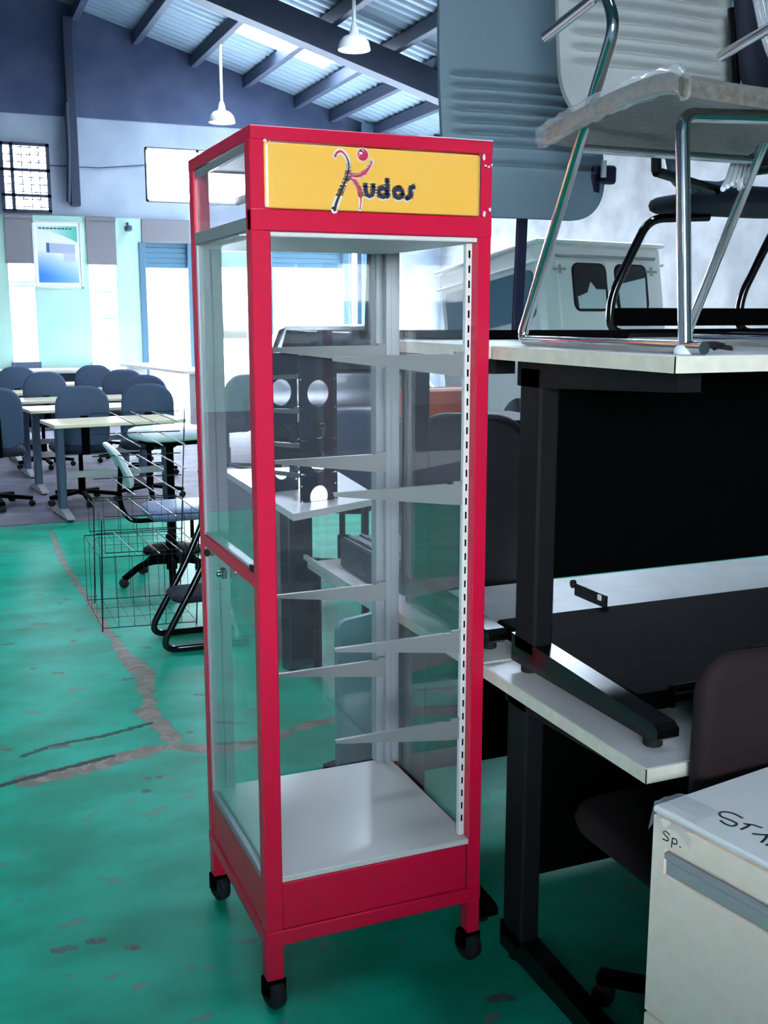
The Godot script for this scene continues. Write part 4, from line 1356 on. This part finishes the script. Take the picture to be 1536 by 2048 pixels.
func behind_glass():
	# white topped desk with a mauve end panel, behind the cabinet
	var t := thing("corner_desk", "white topped desk with a grey end panel seen through the cabinet door", "desk", V(0.737, 0, -2.06), 0.0)
	var s := Sh.new()
	s.prism(PackedVector2Array([Vector2(0, 0), Vector2(0.49, -0.24), Vector2(0.62, -1.3), Vector2(0.05, -1.38)]), 0.03, rot(V(1, 0, 0), V(0, 0, 1), V(0, -1, 0), V(0, 0.725, 0)))
	obj("desktop", s, M.desk, t)
	var e := Sh.new()
	e.bar(V(0.045, 0.355, -0.36), V(0.075, 0.355, -1.34), 0.02, 0.71, 0.002)
	obj("end_panel", e, M.mauve, t)
	var l := Sh.new()
	l.bar(V(0.02, 0.355, -0.20), V(0.15, 0.355, -0.26), 0.06, 0.71, 0.004)
	obj("leg", l, M.navy, t)
	var l2 := Sh.new()
	l2.span(0.44, 0.47, 0.0, 0.71, -0.36, -0.33, 0.004)
	obj("leg", l2, M.navy, t)
	# literature stand with round cut-outs
	var st := thing("literature_stand", "dark blue literature stand with round cut-outs on the white desk", "stand", V(0.90, 0.7405, -2.34))
	var a := Sh.new()
	holed_panel(a, 0.19, 0.64, 0.012, [[0.02, 0.05], [0.175, 0.046], [0.32, 0.042], [0.475, 0.058]], rot(V(0.97, 0, -0.24), V(0, 1, 0), V(0.24, 0, 0.97), V(0.04, 0, 0.02)))
	obj("side_panel", a, M.navy, st)
	var b := Sh.new()
	holed_panel(b, 0.17, 0.64, 0.012, [[0.10, 0.045], [0.26, 0.05], [0.46, 0.06]], rot(V(0.97, 0, -0.24), V(0, 1, 0), V(0.24, 0, 0.97), V(-0.03, 0, -0.30)))
	obj("side_panel", b, M.navy, st)
	for y in [0.12, 0.25, 0.40, 0.55]:
		var sh := Sh.new()
		sh.bar(V(-0.05, y, 0.03), V(-0.11, y - 0.02, -0.28), 0.008, 0.02)
		sh.bar(V(0.11, y, -0.01), V(0.04, y - 0.02, -0.32), 0.008, 0.02)
		obj("rod", sh, M.steel, st)
	# low teal drawer unit with bright edges on a white tray table
	var p := thing("side_table", "low white side table behind the cabinet's back glass", "table", V(0.98, 0, -1.50))
	var tp := Sh.new()
	tp.span(-0.14, 0.25, 0.47, 0.50, -0.70, 0.15, 0.003)
	tp.span(-0.14, 0.25, 0.50, 0.525, 0.13, 0.15)
	tp.span(-0.14, -0.125, 0.50, 0.52, -0.75, 0.15)
	obj("tabletop", tp, M.desk, p)
	for q in [[-0.11, 0.11], [0.22, 0.11], [-0.11, -0.66], [0.22, -0.66]]:
		var lg := Sh.new()
		lg.span(q[0] - 0.015, q[0] + 0.015, 0, 0.47, q[1] - 0.015, q[1] + 0.015)
		obj("leg", lg, M.dark_steel, p)
	var pr := thing("printer", "teal black machine with two bright metal edges on the low side table", "printer", V(1.06, 0.50, -1.78))
	var pb := Sh.new()
	pb.box(V(0, 0.07, 0), V(0.26, 0.13, 0.50), 0.01)
	obj("body", pb, mat(Color(0.12, 0.22, 0.26), 0.5), pr)
	for x in [-0.10, -0.04]:
		var sb := Sh.new()
		sb.bar(V(x, 0.14, -0.24), V(x, 0.14, 0.24), 0.014, 0.012, 0.003)
		obj("metal_edge", sb, M.chrome, pr)
	for q in [[-0.1, -0.2], [0.1, -0.2], [-0.1, 0.2], [0.1, 0.2]]:
		var ft := Sh.new()
		ft.lathe([Vector2(0.015, 0), Vector2(0.015, 0.008)], 10, Transform3D(Basis(), V(q[0], 0, q[1])))
		obj("foot", ft, M.rubber, pr)
	# teal grey waste bin under the white desk, and a tower computer beside it
	var bin := thing("screen_panel", "pale teal freestanding screen panel behind the cabinet's lower back glass", "panel", V(0.66, 0, -1.12))
	var bp := Sh.new()
	bp.prism(rrect(0.20, 0.52, 0.04, 5, 0.005), 0.02, Transform3D(Basis(Vector3.UP, 0.35), V(0, 0.30, 0)))
	obj("panel", bp, mat(Color(0.35, 0.55, 0.57), 0.35), bin)
	var bf := Sh.new()
	bf.box(V(0, 0.02, 0), V(0.2, 0.04, 0.16), 0.004, Basis(Vector3.UP, 0.35))
	obj("foot", bf, M.dark_steel, bin)
	# dark chairs seen through the back glass beyond the white desk
	for q in [[1.58, -3.75, 2.4, "dark blue office chair right of the literature stand, seen through the cabinet"]]:
		var ch: Node3D = get_node("office_chair")
		dup(ch, "office_chair", q[3], V(q[0], 0, q[1]), q[2])
	var ob := thing("carton", "orange carton standing on a dark cabinet beyond the right glass", "box", V(1.72, 1.0405, -2.70))
	var oc := Sh.new()
	oc.box(V(0, 0.075, 0), V(0.36, 0.15, 0.3), 0.004)
	obj("box", oc, M.orange, ob)
	var ol := Sh.new()
	ol.span(-0.181, 0.181, 0.142, 0.1515, -0.03, 0.03)
	obj("tape", ol, M.edge, ob)
	var dk := thing("storage_cabinet", "dark grey storage cabinet beyond the desks, under the orange carton", "cabinet", V(1.82, 0, -2.70))
	var db := Sh.new()
	db.span(-0.32, 0.45, 0.0, 1.04, -0.3, 0.2, 0.005)
	obj("body", db, M.dark_steel, dk)
	# high-backed dark chair past the rear desks
	var cb := thing("lounge_chair", "dark grey high backed chair with rounded top behind the cabinet's right glass", "chair", V(0.98, 0, -0.965), -0.6)
	var cs := Sh.new()
	cs.pad(rrect(0.42, 0.70, 0.14, 8, 0.05), 0.06, 0.03, rot(V(1, 0, 0), V(0, 0.995, -0.1), V(0, 0.1, 0.995), V(0, 0.89, 0.0)))
	obj("backrest", cs, M.dark_steel, cb)
	var cq := Sh.new()
	cq.pad(rrect(0.44, 0.32, 0.08), 0.09, 0.04, rot(V(1, 0, 0), V(0, 0, -1), V(0, 1, 0), V(0, 0.48, -0.19)))
	obj("seat", cq, M.dark_steel, cb)
	for q in [[-0.19, -0.32], [0.19, -0.32], [-0.19, 0.0], [0.19, 0.0]]:
		var lg := Sh.new()
		lg.tube([V(q[0], 0.0, q[1]), V(q[0], 0.46, q[1])], 0.014)
		obj("leg", lg, M.black, cb)
	# white steel locker against the right wall beyond the van
	var lk := thing("steel_locker", "tall pale grey steel locker standing right of the white van", "locker", V(5.75, 0, -3.6), -0.2)
	var lb := Sh.new()
	lb.span(0, 0.95, 0.05, 2.0, -0.5, 0, 0.006)
	obj("body", lb, M.van, lk)
	for x in [0.01, 0.33, 0.65]:
		var ld := Sh.new()
		ld.span(x, x + 0.29, 0.08, 1.97, 0.0, 0.015, 0.003)
		var door := obj("door", ld, M.van, lk)
		var lh := Sh.new()
		lh.span(x + 0.25, x + 0.265, 1.0, 1.12, 0.015, 0.03, 0.003)
		obj("handle", lh, M.handle, door)
	var lp := Sh.new()
	lp.span(0.02, 0.93, 0, 0.05, -0.48, -0.02)
	obj("plinth", lp, M.dark_steel, lk)

func rack_and_trolley():
	# low wire basket stand left of the cabinet
	var t := thing("wire_rack", "tiered wire basket rack left of and behind the red cabinet", "rack", V(0.09, 0, -3.22), 0.0)
	for q in [[0.0, 0.05], [0.46, 0.10], [0.04, -0.52], [0.50, -0.48]]:
		var u := Sh.new()
		u.tube([V(q[0], 0, q[1]), V(q[0] + (0.02 if q[0] < 0.1 else 0.06), 0.56 if q[0] < 0.1 else 1.05, q[1])], 0.0035, 8)
		obj("upright", u, M.wire, t)
	for ti in [[0.02, 0.0, 0.36], [0.40, 0.03, 0.18]]:
		var b := Sh.new()
		var y: float = ti[0]
		var x0: float = ti[1]
		var x1 := x0 + 0.46
		var h: float = ti[2]
		for yy in [y, y + h]:
			b.tube([V(x0, yy, 0.06), V(x1, yy, 0.12), V(x1, yy, -0.46), V(x0, yy, -0.52)], 0.0025, 6, true)
		for k in 7:
			var u := k / 6.0
			b.tube([V(lerpf(x0, x1, u), y + h, lerpf(0.06, 0.12, u)), V(lerpf(x0, x1, u), y, lerpf(0.06, 0.12, u)), V(lerpf(x0, x1, u), y, lerpf(-0.52, -0.46, u)), V(lerpf(x0, x1, u), y + h, lerpf(-0.52, -0.46, u))], 0.0014, 5)
		for k in 4:
			var u := k / 3.0
			b.tube([V(x0, y + h, lerpf(0.06, -0.52, u)), V(x0, y, lerpf(0.06, -0.52, u)), V(x1, y, lerpf(0.12, -0.46, u)), V(x1, y + h, lerpf(0.12, -0.46, u))], 0.0014, 5)
		obj("wire_basket", b, M.wire, t)
	for y in [0.38, 0.56, 0.68, 0.80, 0.92, 1.03]:
		for k in 3:
			var c := Sh.new()
			var x0 := 0.16 + 0.11 * k + 0.03 * sin(y * 9.0)
			c.tube([V(x0, y + 0.01, -0.50), V(x0 + 0.03, y, 0.08)], 0.0035, 6)
			obj("rod", c, M.bright_wire, t)
		var cr := Sh.new()
		cr.tube([V(0.06, y + 0.008, -0.50), V(0.53, y + 0.008, -0.48)], 0.003, 6)
		obj("rod", cr, M.wire, t)
	# typist chair with a pale back, side on
	var c := thing("typist_chair", "black typist chair with a pale curved back seen side on, left of cabinet", "chair", V(0.62, 0, -4.05), 0.0)
	var bk := Sh.new()
	bk.pad(rrect(0.36, 0.27, 0.08), 0.035, 0.018, rot(V(0.0, 0, 1), V(-0.42, 0.90, 0), V(-0.90, -0.42, 0), V(-0.27, 0.72, 0)), 0.0, 1.2)
	obj("backrest", bk, M.pale_plastic, c)
	var jb := Sh.new()
	jb.tube(fillet([V(-0.27, 0.72, 0), V(-0.29, 0.50, 0), V(-0.24, 0.38, 0), V(-0.02, 0.38, 0)], 0.08, 7), 0.014, 10)
	obj("back_support", jb, M.black, c)
	var se := Sh.new()
	se.pad(rrect(0.44, 0.42, 0.10), 0.07, 0.035, rot(V(1, 0, 0), V(0, 0, -1), V(0, 1, 0), V(0.07, 0.43, 0)))
	obj("seat", se, grain(mat(Color.WHITE, 0.5), 0.08, Color(0.30, 0.38, 0.50), Color(0.52, 0.58, 0.68), 3.0, 41), c)
	var cl := Sh.new()
	cl.lathe([Vector2(0.032, 0.08), Vector2(0.032, 0.28), Vector2(0.02, 0.29), Vector2(0.02, 0.40)], 12)
	cl.box(V(0.12, 0.34, 0.03), V(0.02, 0.16, 0.02), 0.004)
	obj("column", cl, M.black, c)
	for k in 5:
		var d := V(cos(TAU * k / 5 + 0.5), 0, sin(TAU * k / 5 + 0.5))
		var lg := Sh.new()
		lg.tube(fillet([V(0, 0.13, 0), d * 0.16 + V(0, 0.14, 0), d * 0.29 + V(0, 0.05, 0)], 0.08, 6), 0.02, 8)
		obj("leg", lg, M.black, c)
		var wh := Sh.new()
		wh.lathe([Vector2(0.0, -0.022), Vector2(0.024, -0.022), Vector2(0.028, 0), Vector2(0.024, 0.022), Vector2(0.0, 0.022)], 12, rot(V(0, 1, 0), d.cross(V(0, 1, 0)), d, d * 0.29 + V(0, 0.028, 0)))
		obj("caster", wh, M.rubber, c)
	# a second chair with a bright seat behind it
	var c2 := thing("typist_chair", "low chair with a glossy white seat behind the wire rack", "chair", V(0.80, 0, -4.9), 0.3)
	var s2 := Sh.new()
	s2.pad(rrect(0.50, 0.46, 0.16), 0.08, 0.05, rot(V(1, 0, 0), V(0, 0, -1), V(0, 1, 0), V(0, 0.79, 0)))
	obj("seat", s2, mat(Color(0.9, 0.92, 0.93), 0.15), c2)
	var k2 := Sh.new()
	k2.lathe([Vector2(0.2, 0.0), Vector2(0.2, 0.02), Vector2(0.04, 0.05), Vector2(0.025, 0.06), Vector2(0.025, 0.74)], 18)
	obj("column", k2, M.black, c2)
	var r2 := Sh.new()
	r2.box(V(0, 0.735, 0), V(0.3, 0.03, 0.3), 0.005)
	obj("seat_plate", r2, M.black, c2)
	# black tubular sled frame leaning beside the cabinet
	var fr := thing("sled_chair", "low black tubular sled chair on the green floor against the cabinet's left side", "chair", V(0.28, 0, -2.70), 0.0)
	for z in [0.0, -0.28]:
		var s := Sh.new()
		s.tube(fillet([V(0.34, 0.66, z - 0.02), V(0.20, 0.36, z - 0.01), V(0.0, 0.016, z), V(0.42, 0.016, z + 0.02)], 0.09, 8), 0.016, 10)
		obj("side_frame", s, M.gloss_black, fr)
	var cx := Sh.new()
	cx.tube([V(0.34, 0.65, -0.02), V(0.34, 0.65, -0.30)], 0.014)
	obj("cross_tube", cx, M.gloss_black, fr)
	var sp := Sh.new()
	sp.pad(rrect(0.34, 0.24, 0.06), 0.04, 0.02, rot(V(1, 0, 0), V(0, 0, -1), V(0, 1, 0), V(0.25, 0.24, -0.14)))
	obj("seat", sp, M.chair_dark, fr)

func vehicles():
	# white van, nose down the slope, seen from behind
	var v := Node3D.new()
	v.name = "van"; add_child(v, true)
	tag(v, "white van with two rear door windows parked nose down beyond the desks", "van")
	var ux := V(0.976, 0, -0.21)
	var uz := V(0.21, 0, 0.976)
	v.transform = Transform3D(Basis(ux, Vector3.UP, uz) * Basis(Vector3.RIGHT, -0.165), V(4.57, 0.42, -6.25))
	# local: rear face at z = 0, x 0..1.67, forward is -z; the body's lower edge at y = 0.2
	var W := 1.67
	var L := 1.5
	var T := 1.84
	var b := Sh.new()
	b.box(V(W / 2, 1.02, -L / 2), V(W, 1.60, L), 0.05)
	var body := obj("body", b, M.van, v)
	var rf := Sh.new()
	rf.box(V(W / 2, T - 0.02, -L / 2), V(W + 0.04, 0.04, L + 0.06), 0.012)
	rf.box(V(-0.012, T - 0.20, -L / 2), V(0.03, 0.025, L), 0.008)
	rf.box(V(W + 0.012, T - 0.20, -L / 2), V(0.03, 0.025, L), 0.008)
	obj("roof", rf, M.van, v)
	for k in 2:
		var x0 := 0.20 + k * 0.64
		var d := Sh.new()
		d.box(V(x0 + 0.315, 0.98, 0.012), V(0.625, 1.35, 0.03), 0.01)
		var door := obj("rear_door", d, M.van, v)
		var w := Sh.new()
		var wx := 0.60 if k == 0 else 1.16
		w.prism(rrect(0.45, 0.45, 0.08), 0.02, Transform3D(Basis(), V(wx, 1.40, 0.024)))
		obj("window_seal", w, M.rubber, door)
		var g := Sh.new()
		g.prism(rrect(0.42, 0.42, 0.07), 0.014, Transform3D(Basis(), V(wx, 1.40, 0.030)))
		obj("window", g, M.dark_glass, door)
		var sc := Sh.new()
		sc.prism(PackedVector2Array([Vector2(-0.17, -0.20), Vector2(0.19, -0.20), Vector2(0.19, -0.02), Vector2(0.07, -0.02), Vector2(0.0, 0.05), Vector2(-0.05, -0.05), Vector2(-0.18, -0.09)]) if k == 0 else PackedVector2Array([Vector2(-0.18, -0.20), Vector2(0.18, -0.20), Vector2(0.19, 0.10), Vector2(-0.19, 0.03)]), 0.004, Transform3D(Basis(), V(wx, 1.40, 0.037)))
		obj("pale_window_shape", sc, M.pale_plastic, door)  # pale shape for what shows through the lower part of the glass
		for y in [0.75, 1.56]:
			var h := Sh.new()
			var hx := x0 + 0.02 if k == 0 else x0 + 0.61
			h.box(V(hx, y, 0.032), V(0.17, 0.018, 0.012), 0.004)
			h.lathe([Vector2(0.013, -0.04), Vector2(0.013, 0.04)], 10, Transform3D(Basis(), V(hx, y, 0.035)))
			obj("hinge", h, M.alu, door)
	var gut := Sh.new()
	gut.box(V(W / 2 + 0.02, T - 0.155, 0.03), V(1.32, 0.028, 0.04), 0.008)
	obj("rain_gutter", gut, M.alu, v)
	for z in [[-0.46, 0.76], [-1.17, 0.42]]:
		for sx in [-0.004, W + 0.004]:
			var wd := Sh.new()
			wd.prism(rrect(z[1], 0.44, 0.07), 0.016, rot(V(0, 0, 1), V(0, 1, 0), V(-1, 0, 0), V(sx, 1.36, z[0])))
			obj("side_window", wd, M.side_glass, v)
	var hood := Sh.new()
	hood.box(V(W / 2, 0.62, -L - 0.10), V(W - 0.2, 0.55, 0.26), 0.08)
	obj("bonnet", hood, M.van, v)
	var ws := Sh.new()
	ws.box(V(W / 2, 1.35, -L - 0.01), V(W - 0.2, 0.5, 0.03), 0.01)
	obj("windscreen", ws, M.dark_glass, v)
	for q in [[-0.45, 0.16], [-1.20, 0.05]]:
		for x in [0.1, W - 0.1]:
			var wl := Sh.new()
			wl.lathe([Vector2(0.0, -0.1), Vector2(0.26, -0.1), Vector2(0.33, -0.07), Vector2(0.34, 0), Vector2(0.33, 0.07), Vector2(0.26, 0.1), Vector2(0.0, 0.1)], 24, rot(V(0, 1, 0), V(1, 0, 0), V(0, 0, -1), V(x, q[1] + 0.02, q[0])))
			obj("wheel", wl, M.rubber, v)
	var mr := Sh.new()
	mr.tube(fillet([V(W, 1.25, -L - 0.02), V(W + 0.16, 1.22, -L - 0.06), V(W + 0.20, 1.05, -L - 0.08)], 0.06, 5), 0.015)
	mr.box(V(W + 0.2, 1.05, -L - 0.08), V(0.16, 0.2, 0.05), 0.02)
	obj("mirror", mr, M.dark_steel, v)

	# black car facing the hall
	var c := thing("car", "black car facing the hall with bright headlights, seen through the cabinet", "car", V(3.05, 0, -7.3), -0.27)
	var prof := [[0.0, 0.24, 0.62, 0.74], [-0.06, 0.20, 0.72, 0.84], [-0.5, 0.20, 0.84, 0.86], [-1.15, 0.20, 0.92, 0.87], [-1.30, 0.20, 0.96, 0.86], [-1.9, 0.20, 1.42, 0.66], [-3.1, 0.20, 1.44, 0.66], [-3.7, 0.20, 1.02, 0.82], [-4.2, 0.24, 0.90, 0.78]]
	var rows := []
	for p in prof:
		var ring := PackedVector3Array()
		var lo: float = p[1]
		var hi: float = p[2]
		var hw: float = p[3]
		var belt := minf(0.9, hi - 0.06)
		for q in [[-0.80, lo], [-0.84, lo + 0.15], [-0.86, 0.5], [-0.84, belt], [-hw, hi - 0.03], [-hw + 0.08, hi], [hw - 0.08, hi], [hw, hi - 0.03], [0.84, belt], [0.86, 0.5], [0.84, lo + 0.15], [0.80, lo]]:
			ring.append(V(q[0], q[1], p[0]))
		rows.append(ring)
	var cs := Sh.new()
	cs.grid(rows, true)
	cs.cap(rows[0], V(0, 0, 1)); cs.cap(rows[-1], V(0, 0, -1))
	obj("body", cs, M.car, c)
	var wsn := Sh.new()
	wsn.quad(V(-0.72, 0.99, -1.30), V(0.72, 0.99, -1.30), V(0.58, 1.39, -1.84), V(-0.58, 1.39, -1.84), V(0, 0.6, 0.8))
	wsn.quad(V(-0.72, 0.97, -1.32), V(0.72, 0.97, -1.32), V(0.58, 1.37, -1.86), V(-0.58, 1.37, -1.86), V(0, -0.6, -0.8))
	obj("windscreen", wsn, M.dark_glass, c)
	for sx in [-1, 1]:
		var hl := Sh.new()
		hl.pad(rrect(0.30, 0.15, 0.05), 0.08, 0.04, Transform3D(Basis(Vector3.UP, sx * 0.25), V(sx * 0.58, 0.64, 0.0)))
		obj("headlamp", hl, M.lens, c)
		for z in [-0.75, -3.35]:
			var wl := Sh.new()
			wl.lathe([Vector2(0.0, -0.1), Vector2(0.22, -0.1), Vector2(0.30, -0.08), Vector2(0.31, 0), Vector2(0.30, 0.08), Vector2(0.22, 0.1), Vector2(0.0, 0.1)], 22, rot(V(0, 1, 0), V(1, 0, 0), V(0, 0, -1), V(sx * 0.78, 0.31, z)))
			obj("wheel", wl, M.rubber, c)
	for y in [0.50, 0.55, 0.60]:
		var gr := Sh.new()
		gr.box(V(0, y, 0.01), V(0.7, 0.018, 0.03), 0.006)
		obj("grille_bar", gr, M.chrome, c)
	var npl := Sh.new()
	npl.box(V(0, 0.36, 0.02), V(0.40, 0.13, 0.02), 0.004)
	obj("number_plate", npl, M.white, c)
	var bmp := Sh.new()
	bmp.box(V(0, 0.36, -0.02), V(1.6, 0.16, 0.06), 0.03)
	obj("bumper", bmp, M.car, c)

func lamps():
	for q in [[3.40, 4.22, -13.4, "white dish pendant lamp on a long rod, farther from the camera"], [4.05, 4.50, -9.9, "white dish pendant lamp nearer the camera, above the cabinet"]]:
		var px: float = 3.40 if q[0] < 3.8 else 4.2
		var t := thing("pendant_lamp", q[3], "lamp", V(q[0], q[1], q[2]), 0.0, "")
		var top: float = roof_y(q[0]) - 0.06 - q[1]
		var s := Sh.new()
		s.lathe([Vector2(0.185, 0.0), Vector2(0.185, 0.015), Vector2(0.165, 0.09), Vector2(0.12, 0.14), Vector2(0.055, 0.165), Vector2(0.05, 0.21), Vector2(0.03, 0.28), Vector2(0.0, 0.285)], 28)
		obj("shade", s, M.lamp, t)
		var r := Sh.new()
		r.tube([V(0, 0.27, 0), V(0, top, 0)], 0.022, 10)
		obj("rod", r, M.lamp, t)
